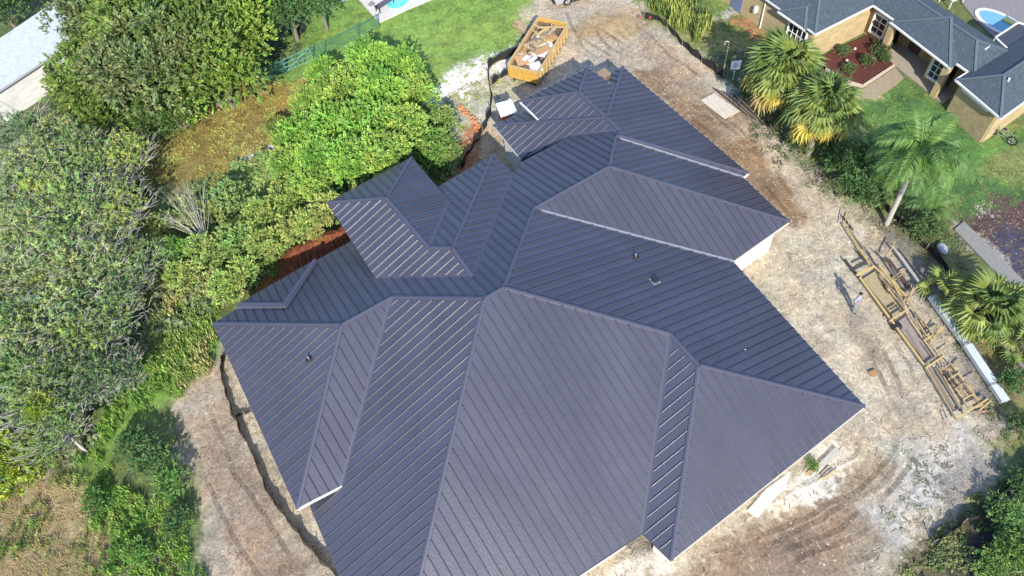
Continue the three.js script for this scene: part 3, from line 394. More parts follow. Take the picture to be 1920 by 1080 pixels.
{ const c = G(1874, 45), t = thing('swimming_pool', 'blue oval swimming pool behind the tan house', 'swimming pool', [c.x, 0, c.z], -0.75);
  const e = (rx, rz, y) => new THREE.CylinderGeometry(1, 1, y, 40).scale(rx, 1, rz); part('coping', e(2.0, 1.05, 0.16).translate(0, 0.05, 0), mat([0.62, 0.6, 0.55], 0.7), t); part('water', e(1.65, 0.75, 0.02).translate(0, 0.145, 0), new THREE.MeshPhysicalMaterial({ color: C(0.16, 0.38, 0.5), roughness: 0.08 }), t); part('float', new RoundedBoxGeometry(1.1, 0.12, 0.4, 2, 0.05).translate(0.5, 0.2, -0.45), mat([0.6, 0.55, 0.12], 0.6), t);
  solo('pool_deck', prism([[1800, 2], [1920, -10], [1960, 40], [1920, 75], [1862, 70], [1830, 40]].map((p) => G(...p)), -0.05, 0.06), mat([0.27, 0.25, 0.25], 0.9, { map: grime }), 'grey paved deck around the swimming pool', 'pool deck').userData = { kind: 'structure' };
  const k = G(1782, 4), s = thing('patio_table', 'white slatted patio table behind the tan house at the top edge', 'table', [k.x, 0, k.z], 0.7); for (let i = 0; i < 8; i++) part('slat', box(1.5, 0.04, 0.12, 0, 0.75, -0.6 + i * 0.17), M.trim, s); for (const [x, z] of [[-0.65, -0.5], [0.65, -0.5], [-0.65, 0.5], [0.65, 0.5]]) part('leg', box(0.07, 0.73, 0.07, x, 0.365, z), M.trim, s); }
{ const p = G(1876, 262), t = thing('wheelbarrow', 'wheeled garden cart leaning at the corner of the tan house', 'cart', [p.x, 0, p.z], -0.6);      // by the south corner
  for (const x of [-0.75, 0.62]) { const w = part('wheel', new THREE.TorusGeometry(0.3, 0.05, 10, 24).translate(x, 0.34, 0), M.black, t); part('rim', [new THREE.TorusGeometry(0.22, 0.015, 6, 20).translate(x, 0.34, 0), bar([x - 0.22, 0.34, 0], [x + 0.22, 0.34, 0], 0.015), bar([x, 0.12, 0], [x, 0.56, 0], 0.015)], M.steel, w); }
  part('frame', [tube([-0.75, 0.34, 0], [-0.1, 0.8, 0], 0.03), tube([-0.1, 0.8, 0], [0.5, 0.82, 0], 0.03), tube([0.5, 0.82, 0], [0.62, 0.34, 0], 0.03), tube([-0.1, 0.8, 0], [0, 0.3, 0], 0.03), tube([0, 0.3, 0], [0.45, 0.82, 0], 0.03), tube([-0.75, 0.34, 0], [0, 0.3, 0], 0.025)], M.grey, t); part('handlebar', [tube([0.5, 0.82, 0], [0.48, 1, 0], 0.025), tube([0.46, 1, -0.28], [0.46, 1, 0.28], 0.02)], M.black, t); part('saddle', new RoundedBoxGeometry(0.26, 0.07, 0.14, 2, 0.03).translate(-0.1, 0.9, 0), M.black, t);
  t.name = 'bicycle'; t.userData = { label: 'bicycle leaning at the south corner of the tan house', category: 'bicycle' }; }
for (const [x, y, i] of [[1600, 100, 0], [1585, 122, 1], [1634, 118, 2], [1655, 92, 3]]) { const p = G(x, y), l = thing('garden_light', ['white garden light in the mulch bed by the tan wall', 'white garden light at the left of the mulch bed', 'garden light in the middle of the mulch bed', 'garden light by the porch column'][i], 'garden light', [p.x, 0.12, p.z]); part('stake', tube([0, 0, 0], [0, 0.25, 0], 0.02), M.black, l); part('globe', new THREE.SphereGeometry(0.09, 12, 8).translate(0, 0.3, 0), M.trim, l); }

// ---------------------------------------------------------------- white house in the top left corner
{ const t = thing('white_house', 'long low white house with pale blue-white metal roof in the top left corner', 'house');
  const a = G(-60, 207, 2.6), b = G(150, 69, 2.6), c = G(210, -70, 3.0), d = G(-60, 112, 3.0), y = new THREE.Vector3(0, -0.12, 0), P = [a, b, c, d], Q = P.map((p) => p.clone().add(y));
  const rm = mat([0.62, 0.67, 0.73], 0.55, { map: grime }); part('roof', polyGeo([...P, ...Q], [[0, 1, 2], [0, 2, 3], [4, 6, 5], [4, 7, 6], [0, 5, 1], [0, 4, 5], [1, 6, 2], [1, 5, 6], [2, 7, 3], [2, 6, 7], [3, 4, 0], [3, 7, 4]]), rm, t);
  part('fascia', bar(a.clone().setY(2.5), b.clone().setY(2.5), 0.06, 0.16), mat([0.35, 0.37, 0.4], 0.6), t);
  const inw = d.clone().sub(a).setY(0).normalize().multiplyScalar(0.5), w0 = a.clone().add(inw).setY(1.2), w1 = b.clone().add(inw).setY(1.2); part('wall', bar(w0, w1, 0.2, 2.5), stucco, t);
  const o = inw.clone().multiplyScalar(-0.24), win = new THREE.Group(); win.name = 'window'; t.add(win); const A = w0.clone().lerp(w1, 0.6).add(o), B = w0.clone().lerp(w1, 0.68).add(o); part('pane', bar(A.clone().setY(1.5), B.clone().setY(1.5), 0.04, 1), M.glass, win); part('frame', [bar(A.clone().setY(2.03), B.clone().setY(2.03), 0.08, 0.08), bar(A.clone().setY(0.97), B.clone().setY(0.97), 0.08, 0.08)], M.trim, win);
  for (const f of [0.33, 0.45]) { const p = w0.clone().lerp(w1, f).addScaledVector(o, 5); }
  const k = G(55, 160, 0.5), kb = thing('tarp_bundle', 'orange-yellow tarp bundle against the wall of the white house', 'tarp', [k.x, 0, k.z], -0.6); part('tarp', new THREE.SphereGeometry(1, 24, 14).scale(1.1, 0.7, 0.5).translate(0, 0.5, 0), mat([0.68, 0.37, 0.08], 0.6, { bumpMap: roughN, bumpScale: 0.08 }), kb); part('rope', new THREE.TorusGeometry(0.66, 0.02, 6, 24).scale(0.8, 1, 1).rotateY(Math.PI / 2).translate(0.2, 0.5, 0), M.trim, kb);
}
// ---------------------------------------------------------------- lawn of the neighbour at the top: patio, fence
{ const slab = [[668, -5], [711, 44], [825, -8], [800, -90], [610, -90]].map((p) => G(...p)); solo('patio_slab', prism(slab, -0.1, 0.14), mat([0.72, 0.68, 0.65], 0.8, { map: grime }), 'white concrete patio slab at the top edge', 'patio');
  const slab2 = [[600, -20], [645, 6], [668, -10], [640, -40]].map((p) => G(...p)); solo('concrete_step', prism(slab2, -0.1, 0.12), mat([0.6, 0.58, 0.5], 0.85, { map: grime }), 'small pale concrete step left of the patio slab', 'step');
  let p = G(697, 8, 0.14), t = thing('round_table', 'round pale grey table on the white patio slab', 'table', [p.x, 0.14, p.z]); part('tabletop', new THREE.CylinderGeometry(0.5, 0.5, 0.05, 28).translate(0, 0.7, 0), mat([0.55, 0.52, 0.5], 0.6), t); part('pedestal', tube([0, 0, 0], [0, 0.68, 0], 0.06), M.grey, t); part('foot', new THREE.CylinderGeometry(0.25, 0.3, 0.05, 20).translate(0, 0.025, 0), M.grey, t);
  p = G(722, 14, 0.14); t = thing('outdoor_bench', 'dark slatted metal bench on the white patio slab', 'bench', [p.x, 0.14, p.z], 1.0); for (let i = 0; i < 6; i++) part('slat', box(1.7, 0.04, 0.07, 0, 0.45, -0.22 + i * 0.09), M.black, t); for (let i = 0; i < 4; i++) part('back_slat', box(1.7, 0.07, 0.04, 0, 0.55 + i * 0.11, 0.3), mat([0.1, 0.09, 0.14], 0.6), t); for (const x of [-0.75, 0.75]) { part('leg', box(0.06, 0.45, 0.06, x, 0.22, -0.2), M.black, t); part('leg', box(0.06, 0.9, 0.06, x, 0.45, 0.3), M.black, t); }
  p = G(744, 4, 0.14); t = thing('paddling_pool', 'round turquoise paddling pool on the white patio slab', 'paddling pool', [p.x, 0.14, p.z]); part('ring', new THREE.TorusGeometry(0.75, 0.13, 12, 32).rotateX(Math.PI / 2).translate(0, 0.13, 0), mat([0.08, 0.6, 0.62], 0.4), t); part('water', new THREE.CircleGeometry(0.68, 28).rotateX(-Math.PI / 2).translate(0, 0.14, 0), mat([0.2, 0.65, 0.7], 0.1), t);
  p = G(770, -3, 0.14); solo('towel', new RoundedBoxGeometry(0.9, 0.04, 0.5, 2, 0.015).rotateY(0.6).translate(p.x, 0.17, p.z), mat([0.25, 0.7, 0.75], 0.95), 'pale turquoise towel lying on the white patio slab', 'towel');
  p = G(560, 56); t = thing('tyre', 'old dark tyre lying on the lawn under the trees', 'tyre', [p.x, 0.1, p.z]); part('tread', new THREE.TorusGeometry(0.52, 0.15, 10, 28).rotateX(Math.PI / 2), M.black, t); part('sidewall', new THREE.TorusGeometry(0.42, 0.05, 8, 28).rotateX(Math.PI / 2).translate(0, 0.1, 0), mat([0.05, 0.05, 0.05], 0.8), t);
}
{ const green = mat([0.05, 0.17, 0.13], 0.5), mesh = mat([0.06, 0.25, 0.17], 0.6, { alphaMap: tex(64, 64, (x, y) => { const a = (x + y) % 16, b = (x - y + 64) % 16; return a < 2 || b < 2 ? 1 : 0.0; }), alphaTest: 0.5 });
  const t = thing('chain_link_fence', 'green chain link fence running across the lawn behind the bright bush', 'fence'), pp = [[478, 160], [537, 137], [590, 112], [611, 104], [674, 73], [712, 52]].map((p) => G(...p));
  for (const p of pp) part('post', [tube([p.x, 0, p.z], [p.x, 1.25, p.z], 0.045), new THREE.SphereGeometry(0.06, 8, 6).translate(p.x, 1.27, p.z)], green, t);
  for (let i = 0; i + 1 < pp.length; i++) { if (i === 1) continue; const a = pp[i], b = pp[i + 1], L = a.distanceTo(b); part('rail', tube([a.x, 1.2, a.z], [b.x, 1.2, b.z], 0.03), green, t);
    const g = new THREE.PlaneGeometry(L, 1.12); const uv = g.attributes.uv; for (let k = 0; k < uv.count; k++) uv.setXY(k, uv.getX(k) * L / 0.6, uv.getY(k) * 2); g.rotateY(-Math.atan2(b.z - a.z, b.x - a.x)); g.translate((a.x + b.x) / 2, 0.6, (a.z + b.z) / 2); part('wire_mesh', g, mesh, t); }
  const a = pp[1], b = pp[2], e = a.clone().lerp(b, 0.04), f = a.clone().lerp(b, 0.96), gt = thing('fence_gate', 'green metal gate in the chain link fence', 'gate'); const yy = (p, y) => p.clone().setY(y), fr = [];
  for (const y of [0.15, 0.5, 0.85, 1.2]) fr.push(tube(yy(e, y), yy(f, y), 0.035)); for (const s of [0, 0.33, 0.66, 1]) fr.push(tube(yy(e.clone().lerp(f, s), 0.15), yy(e.clone().lerp(f, s), 1.2), 0.03)); fr.push(tube(yy(e, 0.15), yy(f, 1.2), 0.025)); part('frame', fr, mat([0.1, 0.3, 0.27], 0.45), gt); part('latch', box(0.1, 0.12, 0.1).translate(f.x, 0.85, f.z), M.steel, gt);
}
// ---------------------------------------------------------------- silt fences
function silt(label, px, h, lean = 0, m = M.fabric) {
  const t = thing('silt_fence', label, 'silt fence', [0, 0, 0], 0), p = px.map((q) => G(...q)), pts = [], T = [], n = p.length, r = rnd(px.length * 31 + px[0][0]);
  const cur = new THREE.CatmullRomCurve3(p, false, 'catmullrom', 0.3), N = Math.max(8, Math.round(cur.getLength() / 0.35));
  for (let i = 0; i <= N; i++) { const q = cur.getPointAt(i / N), d = cur.getTangentAt(i / N), nx = -d.z, nz = d.x, sag = 0.09 * Math.sin(i * 1.7) + 0.14 * (r() - 0.5), hh = h * (0.9 + 0.12 * Math.sin(i * 0.9) + 0.3 * (r() - 0.5)); pts.push(new THREE.Vector3(q.x + nx * sag * 0.4, -0.05, q.z + nz * sag * 0.4), new THREE.Vector3(q.x + nx * (lean + sag), hh * 0.55, q.z + nz * (lean + sag)), new THREE.Vector3(q.x + nx * (lean * 2 + sag * 0.5), hh, q.z + nz * (lean * 2 + sag * 0.5))); }
  for (let i = 0; i < N; i++) for (const k of [0, 1]) { const a = i * 3 + k; T.push([a, a + 3, a + 1], [a + 1, a + 3, a + 4]); }
  part('fabric', polyGeo(pts, T), m, t);
  const st = Math.max(2, Math.round(cur.getLength() / 2)); for (let i = 0; i <= st; i++) { const q = cur.getPointAt(i / st), d = cur.getTangentAt(i / st); part('stake', bar([q.x - d.z * 0.05, -0.1, q.z + d.x * 0.05], [q.x - d.z * (0.05 + lean * 2), h + 0.16, q.z + d.x * (0.05 + lean * 2)], 0.045), M.woodOld, t); }
}
silt('black silt fence along the upper right side of the dirt track', [[1208, 36], [1240, 46], [1262, 68], [1285, 92], [1320, 120], [1356, 146]], 0.7);
silt('black silt fence behind the lumber beside the queen palm', [[1638, 372], [1668, 400], [1705, 438], [1745, 478], [1786, 522]], 0.55);
silt('black silt fence bending round the bottom right corner', [[1940, 858], [1895, 905], [1855, 950], [1800, 985], [1750, 1020]], 0.6);
silt('dark silt fence curving down the lower left side of the metal roof house', [[424, 668], [416, 700], [428, 752], [452, 810], [478, 862], [505, 930], [545, 985], [590, 1040], [640, 1092]], 0.62, -0.05, mat([0.035, 0.024, 0.02], 0.85));
silt('short black silt fence reaching from the curved one to the eave', [[445, 780], [475, 772]], 0.3, 0, mat([0.035, 0.024, 0.02], 0.85));
silt('black silt fence between the yellow dumpster and the orange portable toilet', [[972, 100], [945, 112], [922, 122], [917, 145], [922, 180], [920, 215], [905, 250], [885, 285], [866, 318]], 0.75);
silt('short black silt fence joining the corner of the yellow dumpster', [[922, 160], [935, 150], [952, 140]], 0.6);
{ const t = thing('orange_netting', 'orange safety netting crumpled on the clay beside the bright bush', 'safety netting'), pts = [], T = [], r = rnd(9), A = G(862, 204), B = G(895, 240), D = G(876, 290); const cur = new THREE.CatmullRomCurve3([A, B, D, G(862, 312)]); const N = 40; for (let i = 0; i <= N; i++) { const q = cur.getPointAt(i / N), d = cur.getTangentAt(i / N); for (let k = 0; k < 4; k++) { const w = (k - 1.5) * 0.14; pts.push(new THREE.Vector3(q.x - d.z * w + (r() - 0.5) * 0.12, 0.1 + r() * 0.25, q.z + d.x * w + (r() - 0.5) * 0.12)); } } for (let i = 0; i < N; i++) for (let k = 0; k < 3; k++) { const a = i * 4 + k; if (r() < 0.35) continue; T.push([a, a + 4, a + 1], [a + 1, a + 4, a + 5]); } part('netting', polyGeo(pts, T), mat([0.55, 0.2, 0.08], 0.8), t); for (const p of [A, B, D]) part('stake', bar([p.x, 0, p.z], [p.x + 0.05, 0.9, p.z], 0.04), M.wood, t); }
{ const r = rnd(21), g = [], p = G(1205, 38); for (let i = 0; i < 9; i++) g.push(new RoundedBoxGeometry(0.24, 0.05, 0.1, 1, 0.02).rotateY(r() * 3).rotateZ((r() - 0.5)).translate(p.x + (r() - 0.5) * 1.3, 0.3 + r() * 0.12, p.z + (r() - 0.5) * 0.5)); solo('red_tape', g, mat([0.5, 0.09, 0.05], 0.7), 'tangle of red warning tape at the top end of the silt fence', 'warning tape'); }

// ---------------------------------------------------------------- dumpster and its load
const dY = 1.35, dA = G(952, 122, dY), dB = G(1009, 136, dY), dC = G(1079, 48, dY);
{ const ux = dB.clone().sub(dA).setY(0), W = ux.length(), turn = -Math.atan2(ux.z, ux.x), L = dC.clone().sub(dB).setY(0).length(), yel = mat([0.66, 0.4, 0.09], 0.55, { map: grime }), yel2 = mat([0.62, 0.44, 0.2], 0.6, { map: grime });
  const t = thing('dumpster', 'yellow roll-off dumpster heaped with building waste', 'dumpster', [dA.x, 0, dA.z], turn); t.userData.w = undefined; delete t.userData.w;
  part('floor', box(W, 0.12, L, W / 2, 0.26, -L / 2), M.woodDark, t); part('end_panel', box(W, dY - 0.2, 0.08, W / 2, dY / 2 + 0.1, -0.04), yel, t); part('end_panel', box(W, dY - 0.2, 0.08, W / 2, dY / 2 + 0.1, -L + 0.04), yel, t);
  part('side_panel', box(0.08, dY - 0.2, L - 0.17, 0.04, dY / 2 + 0.1, -L / 2), yel2, t); part('side_panel', box(0.08, dY - 0.2, L - 0.17, W - 0.04, dY / 2 + 0.1, -L / 2), yel2, t);
  part('rim', [bar([0, dY, 0], [W, dY, 0], 0.12), bar([0, dY, -L], [W, dY, -L], 0.12), bar([0, dY, -0.07], [0, dY, -L + 0.07], 0.12), bar([W, dY, -0.07], [W, dY, -L + 0.07], 0.12)], yel2, t);
  for (let i = 0; i < 10; i++) { const z = -0.3 - i * (L - 0.6) / 9; for (const x of [-0.04, W + 0.04]) part('rib', box(0.09, dY - 0.25, 0.1, x, dY / 2 + 0.08, z), yel2, t); } for (const x of [0.06, W / 2, W - 0.06]) part('rib', box(0.1, dY - 0.25, 0.06, x, dY / 2 + 0.08, 0.03), yel, t); part('rib', box(W - 0.3, 0.1, 0.06, W / 2, 0.35, 0.03), yel, t);
  for (const x of [0.4, W - 0.4]) part('rail', box(0.16, 0.2, L, x, 0.1, -L / 2), M.black, t);
  for (const [x, z] of [[0.15, -0.5], [W - 0.15, -0.5], [0.15, -L + 0.6], [W - 0.15, -L + 0.6]]) part('wheel', new THREE.CylinderGeometry(0.13, 0.13, 0.16, 14).rotateZ(Math.PI / 2).translate(x, 0.13, z), M.black, t);
  const r = rnd(77), lab = { scrap_board: ['broken board lying in the load of the yellow dumpster', 'board', M.wood], cardboard_sheet: ['flattened brown cardboard in the yellow dumpster', 'cardboard', mat([0.42, 0.25, 0.12], 0.9)], plastic_sheet: ['crumpled white plastic sheet in the yellow dumpster', 'plastic sheet', mat([0.66, 0.62, 0.64], 0.5)], foam_offcut: ['white foam offcut in the yellow dumpster', 'foam', M.white], rubble_bag: ['dark rubbish bag in the yellow dumpster', 'rubbish bag', mat([0.05, 0.035, 0.03], 0.4)] };
  const put = (kind, g, x, y, z, ry, rz) => { g.rotateZ(rz); g.rotateY(ry + turn); const q = new THREE.Vector3(x, 0, -z).applyAxisAngle(new THREE.Vector3(0, 1, 0), turn); g.translate(dA.x + q.x, y, dA.z + q.z); const [l, c, m] = lab[kind]; solo(kind, g, kind === 'scrap_board' ? [M.wood, M.woodYellow, M.wood2, M.woodOld][(r() * 4) | 0] : m, l, c, c + ' pieces loaded in the dumpster'); };
  for (let i = 0; i < 58; i++) put('scrap_board', new THREE.BoxGeometry(0.4 + r() * r() * 1.9, 0.05, 0.06 + r() * 0.2), 0.5 + r() * (W - 1), 1.12 + r() * 0.5, 1.6 + r() * (L - 2.4), 0.9 + (r() - 0.5) * 2.6, (r() - 0.5) * 0.7);
  for (let i = 0; i < 8; i++) put('cardboard_sheet', new THREE.BoxGeometry(0.7 + r() * 0.6, 0.03, 0.5 + r() * 0.4), 0.6 + r() * (W - 1.2), 1.08 + r() * 0.45, 0.6 + r() * (L - 1.2), r() * 3, (r() - 0.5) * 0.5);
  for (let i = 0; i < 6; i++) { const g = new THREE.IcosahedronGeometry(0.55, 3), p = g.attributes.position; for (let k = 0; k < p.count; k++) { const v = vn(p.getX(k) * 5 + i * 9, p.getZ(k) * 5 + p.getY(k) * 3); p.setXYZ(k, p.getX(k) * (0.7 + 0.6 * v), p.getY(k) * (0.25 + 0.3 * v), p.getZ(k) * (0.7 + 0.6 * v)); } g.computeVertexNormals(); put('plastic_sheet', g, 0.5 + r() * (W - 1), 1.05 + r() * 0.2, 0.6 + r() * 2.6, r() * 3, 0); }
  for (let i = 0; i < 9; i++) put('foam_offcut', new RoundedBoxGeometry(0.3 + r() * 0.4, 0.15, 0.2 + r() * 0.2, 1, 0.03), 0.5 + r() * (W - 1), 1.15 + r() * 0.25, 0.6 + r() * (L - 1.4), r() * 3, (r() - 0.5) * 0.6);
  for (let i = 0; i < 7; i++) put('rubble_bag', new THREE.IcosahedronGeometry(0.36, 2).scale(1, 0.7, 1), 0.4 + r() * (W - 0.8), 1.05, 0.8 + r() * (L - 1.6), 0, 0);
  part('load_base', box(W - 0.18, 0.8, L - 0.18, W / 2, 0.66, -L / 2), mat([0.28, 0.2, 0.14], 0.95, { map: roughN, bumpMap: roughN, bumpScale: 0.1 }), t);
}
{ const r = rnd(3), p = G(985, 62); for (let i = 0; i < 5; i++) solo('board', box(0.25, 0.05, 2.1 + r() * 0.6).rotateY(0.7 + r() * 0.35).translate(p.x + (r() - 0.5) * 0.9, 0.1 + i * 0.05, p.z + (r() - 0.5) * 0.9), [M.wood2, M.wood][i % 2], 'brown board stacked beside the far side of the yellow dumpster', 'board', 'boards stacked beside the dumpster'); }
// ---------------------------------------------------------------- wrapped pallet by the wall
{ const q = [[926, 196], [955, 188], [973, 206], [944, 222]].map((p) => G(...p, 2.15)), c = q.reduce((a, b) => a.add(b.clone().multiplyScalar(0.25)), new THREE.Vector3()), ax = q[1].clone().sub(q[0]), W = (ax.length() + q[2].distanceTo(q[3])) / 2, D = (q[1].distanceTo(q[2]) + q[0].distanceTo(q[3])) / 2, t = thing('portable_toilet', 'orange portable toilet cabin with white roof beside the house wall', 'portable toilet', [c.x, 0, c.z], -Math.atan2(ax.z, ax.x)), om = mat([0.55, 0.13, 0.04], 0.5);
  part('cabin', new RoundedBoxGeometry(W - 0.16, 2, D - 0.16, 2, 0.04).translate(0, 1.08, 0), om, t); const rf = new RoundedBoxGeometry(W, 0.16, D, 3, 0.07), rp = rf.attributes.position; for (let k = 0; k < rp.count; k++) if (rp.getY(k) > 0) rp.setY(k, rp.getY(k) + 0.1 * (1 - (rp.getX(k) / W * 2) ** 2)); rf.computeVertexNormals(); part('roof', rf.translate(0, 2.12, 0), mat([0.84, 0.85, 0.88], 0.4), t);
  part('door', box(0.68, 1.75, 0.04, 0, 1.05, D / 2 - 0.07), mat([0.6, 0.2, 0.08], 0.5), t); part('base', box(W, 0.1, D, 0, 0.06, 0), M.black, t); part('vent_pipe', tube([W / 2 - 0.2, 2.1, -D / 2 + 0.2], [W / 2 - 0.2, 2.45, -D / 2 + 0.2], 0.06), M.white, t); }

// ---------------------------------------------------------------- pole, sign, car
{ const p = G(1355, 142), t = thing('bent_pole', 'tall thin tan pole with a hooked top beside the silt fence', 'pole', [p.x, 0, p.z]); part('pole', tube([0, 0, 0], [0, 2.9, 0], 0.055, 0.05), mat([0.42, 0.37, 0.22], 0.7), t); part('hook', new THREE.TorusGeometry(0.14, 0.045, 8, 14, Math.PI).translate(-0.14, 2.9, 0), mat([0.42, 0.37, 0.22], 0.7), t); part('lamp_head', new THREE.SphereGeometry(0.08, 10, 8).scale(1, 1.3, 1).translate(-0.28, 2.84, 0), M.grey, t); }
{ const p = G(1374, 150), t = thing('yard_sign', 'small white yard sign with grey print on a post beside the pole', 'sign', [p.x, 0, p.z], 0.35); part('post', box(0.07, 1, 0.05, 0, 0.5, 0), mat([0.35, 0.5, 0.45], 0.6), t);
  const c = document.createElement('canvas'); c.width = 128; c.height = 128; const x = c.getContext('2d'); x.fillStyle = '#eef4f2'; x.fillRect(0, 0, 128, 128); x.fillStyle = '#77858a'; for (let i = 0; i < 6; i++) x.fillRect(26, 26 + i * 14, 50 + ((i * 37) % 28), 7); const tx = new THREE.CanvasTexture(c); tx.colorSpace = THREE.SRGBColorSpace;
  const b = part('board', new RoundedBoxGeometry(0.72, 0.66, 0.04, 2, 0.015).translate(0, 1.15, 0.05), M.white, t); const pl = new THREE.PlaneGeometry(0.66, 0.6); part('print', pl.translate(0, 1.15, 0.075), mat([1, 1, 1], 0.6, { map: tx }), b); t.rotation.x = -0.3; }
{ const a = G(1064, 9), b = G(1110, -4), d = b.clone().sub(a).setY(0).normalize(), t = thing('parked_car', 'silver car parked on the dirt at the top edge', 'car', [a.x, 0, a.z], -Math.atan2(d.z, d.x));
  const pr = [[-0.85, 0.3], [-0.92, 0.62], [-0.8, 0.82], [0.1, 0.98], [0.75, 1.42], [2.1, 1.46], [2.9, 1.02], [3.4, 0.95], [3.5, 0.5], [3.45, 0.28]], s = new THREE.Shape(pr.map((p) => new THREE.Vector2(...p))); const g = new THREE.ExtrudeGeometry(s, { depth: 1.5, bevelEnabled: true, bevelSize: 0.12, bevelThickness: 0.12, bevelSegments: 4 }); g.translate(0, 0.02, -1.58);
  part('body', g, new THREE.MeshPhysicalMaterial({ color: C(0.5, 0.5, 0.56), metalness: 0.4, roughness: 0.3, clearcoat: 1 }), t);
  const sw = new THREE.Shape([[0.3, 1.04], [0.82, 1.36], [1.4, 1.38], [1.4, 1.04]].map((p) => new THREE.Vector2(...p))), sw2 = new THREE.Shape([[1.48, 1.04], [1.48, 1.38], [2.05, 1.38], [2.6, 1.05]].map((p) => new THREE.Vector2(...p)));
  for (const w of [sw, sw2]) { part('window', new THREE.ShapeGeometry(w).translate(0, 0, 0.065), M.glass, t); part('window', new THREE.ShapeGeometry(w).translate(0, 0, -1.72), M.glass, t); }
  part('windscreen', polyGeo([new THREE.Vector3(0.06, 1.03, -0.15), new THREE.Vector3(0.06, 1.03, -1.5), new THREE.Vector3(0.66, 1.44, -1.4), new THREE.Vector3(0.66, 1.44, -0.25)], [[0, 1, 2], [0, 2, 3]]), M.glass, t);
  for (const z of [-0.2, -1.45]) part('headlight', new THREE.SphereGeometry(0.14, 12, 8).scale(0.5, 0.6, 1).translate(-0.92, 0.7, z), M.trim, t); part('bumper', bar([-1.02, 0.42, -0.1], [-1.02, 0.42, -1.56], 0.12, 0.24), M.black, t); part('sill', box(2.0, 0.14, 0.06, 1.3, 0.3, 0.12), M.black, t);
  for (const x of [0, 2.65]) for (const z of [0.04, -1.7]) { const w = part('wheel', new THREE.TorusGeometry(0.26, 0.1, 12, 28).translate(x, 0.34, z), M.black, t); part('rim', [new THREE.CylinderGeometry(0.2, 0.2, 0.12, 20).rotateX(Math.PI / 2).translate(x, 0.34, z), ...[0, 1, 2, 3, 4].map((i) => box(0.05, 0.36, 0.16).rotateZ(i * Math.PI / 5).translate(x, 0.34, z))], M.steel, w); }
}
// ---------------------------------------------------------------- lumber and sheets along the right side
const MW = { y: M.woodYellow, w: M.wood, b: M.wood2, o: M.woodOld, d: M.woodDark, p: mat([0.55, 0.52, 0.46], 0.8, { map: grainT }) };
const LB = { y: 'yellow pine board in the long lumber pile beside the dirt track', w: 'pale pine board in the long lumber pile beside the dirt track', b: 'brown board in the long lumber pile beside the dirt track', o: 'weathered grey board in the long lumber pile beside the dirt track', d: 'dark stained board in the long lumber pile beside the dirt track', p: 'whitish board in the long lumber pile beside the dirt track' };
function board(x0, y0, x1, y1, h, w, t, k, label, grp) { const a = G(x0, y0, h), b = G(x1, y1, h); solo('lumber_board', bar(a, b, w * 0.78, t * 0.8), MW[k], label || LB[k], 'board', label ? grp : { y: 'yellow', w: 'pale', b: 'brown', o: 'grey', d: 'dark', p: 'whitish' }[k] + ' boards of the long lumber pile'); }
const lumber = `1583 486 1672 594 .25 .12 .14 d|1612 520 1738 692 .3 .14 .12 y|1738 692 1794 788 .28 .12 .1 b|1606 516 1640 499 .42 .16 .1 y|1640 500 1703 566 .32 .12 .1 w|1648 498 1712 572 .45 .1 .1 y|1655 527 1705 594 .28 .1 .1 w|1583 421 1634 502 .3 .1 .1 y|1590 427 1622 470 .2 .12 .06 o|1580 405 1600 432 .15 .1 .06 d|1588 398 1583 424 .5 .05 .05 y|1596 402 1588 428 .4 .05 .05 w|1673 462 1727 536 .35 .12 .12 p|1684 474 1742 553 .3 .1 .1 p|1692 472 1748 548 .25 .1 .08 o|1664 486 1709 545 .15 .3 .08 d|1656 486 1700 548 .15 .22 .08 o|1664 482 1678 454 .55 .07 .07 y|1694 566 1720 537 .5 .08 .08 w|1700 570 1712 540 .6 .06 .06 y|1668 602 1706 577 .42 .09 .09 y|1736 690 1769 668 .42 .1 .1 y|1732 639 1768 617 .42 .1 .1 y|1744 646 1764 612 .5 .06 .08 y|1798 783 1852 748 .42 .1 .1 y|1706 600 1757 672 .3 .1 .1 w|1716 597 1768 678 .36 .08 .08 w|1728 596 1750 634 .3 .1 .1 b|1764 684 1815 764 .3 .1 .1 w|1778 676 1835 757 .36 .09 .09 b|1790 690 1842 762 .3 .08 .1 y|1752 688 1806 776 .2 .12 .06 o|1762 696 1782 682 .5 .08 .08 b|1778 712 1800 698 .45 .08 .08 w|1790 730 1812 716 .4 .07 .07 b|1806 750 1826 738 .42 .07 .07 y|1700 620 1790 770 .12 .2 .05 o|1650 512 1666 546 .4 .1 .06 b|1668 520 1690 560 .44 .08 .08 y|1632 476 1660 520 .3 .1 .06 w|1620 462 1650 500 .2 .08 .06 o|1608 470 1622 490 .2 .1 .1 d|1604 498 1628 486 .3 .1 .08 d|1668 580 1682 572 .32 .09 .1 d|1836 770 1858 752 .3 .08 .06 y|1826 776 1850 770 .2 .1 .05 b|1745 640 1775 690 .3 .07 .07 w|1640 470 1662 492 .3 .06 .06 d|1672 500 1690 530 .35 .06 .06 o|1805 770 1760 690 .14 .08 .06 w|1782 690 1800 735 .3 .1 .05 b`;
for (const l of lumber.split('|')) { const q = l.split(' '); board(...q.slice(0, 7).map(Number), q[7]); }
{ const r = rnd(51); for (let i = 0; i < 26; i++) { const f = r(), x = lerp(1645, 1815, f) + (r() - 0.5) * 34, y = lerp(500, 745, f) + (r() - 0.5) * 22, along = r() < 0.7, l = 12 + r() * 30; const dx = along ? 0.58 : 0.83, dy = along ? 0.81 : -0.55; board(x, y, x + dx * l, y + dy * l, 0.12 + r() * 0.4, 0.05 + r() * 0.07, 0.04 + r() * 0.04, 'ywbod'[(r() * 5) | 0]); } }
function sheet(px, y0, y1, m, name, label, cat) { return solo(name, prism(px.map((p) => G(...p, y1)), y0, y1), m, label, cat); }
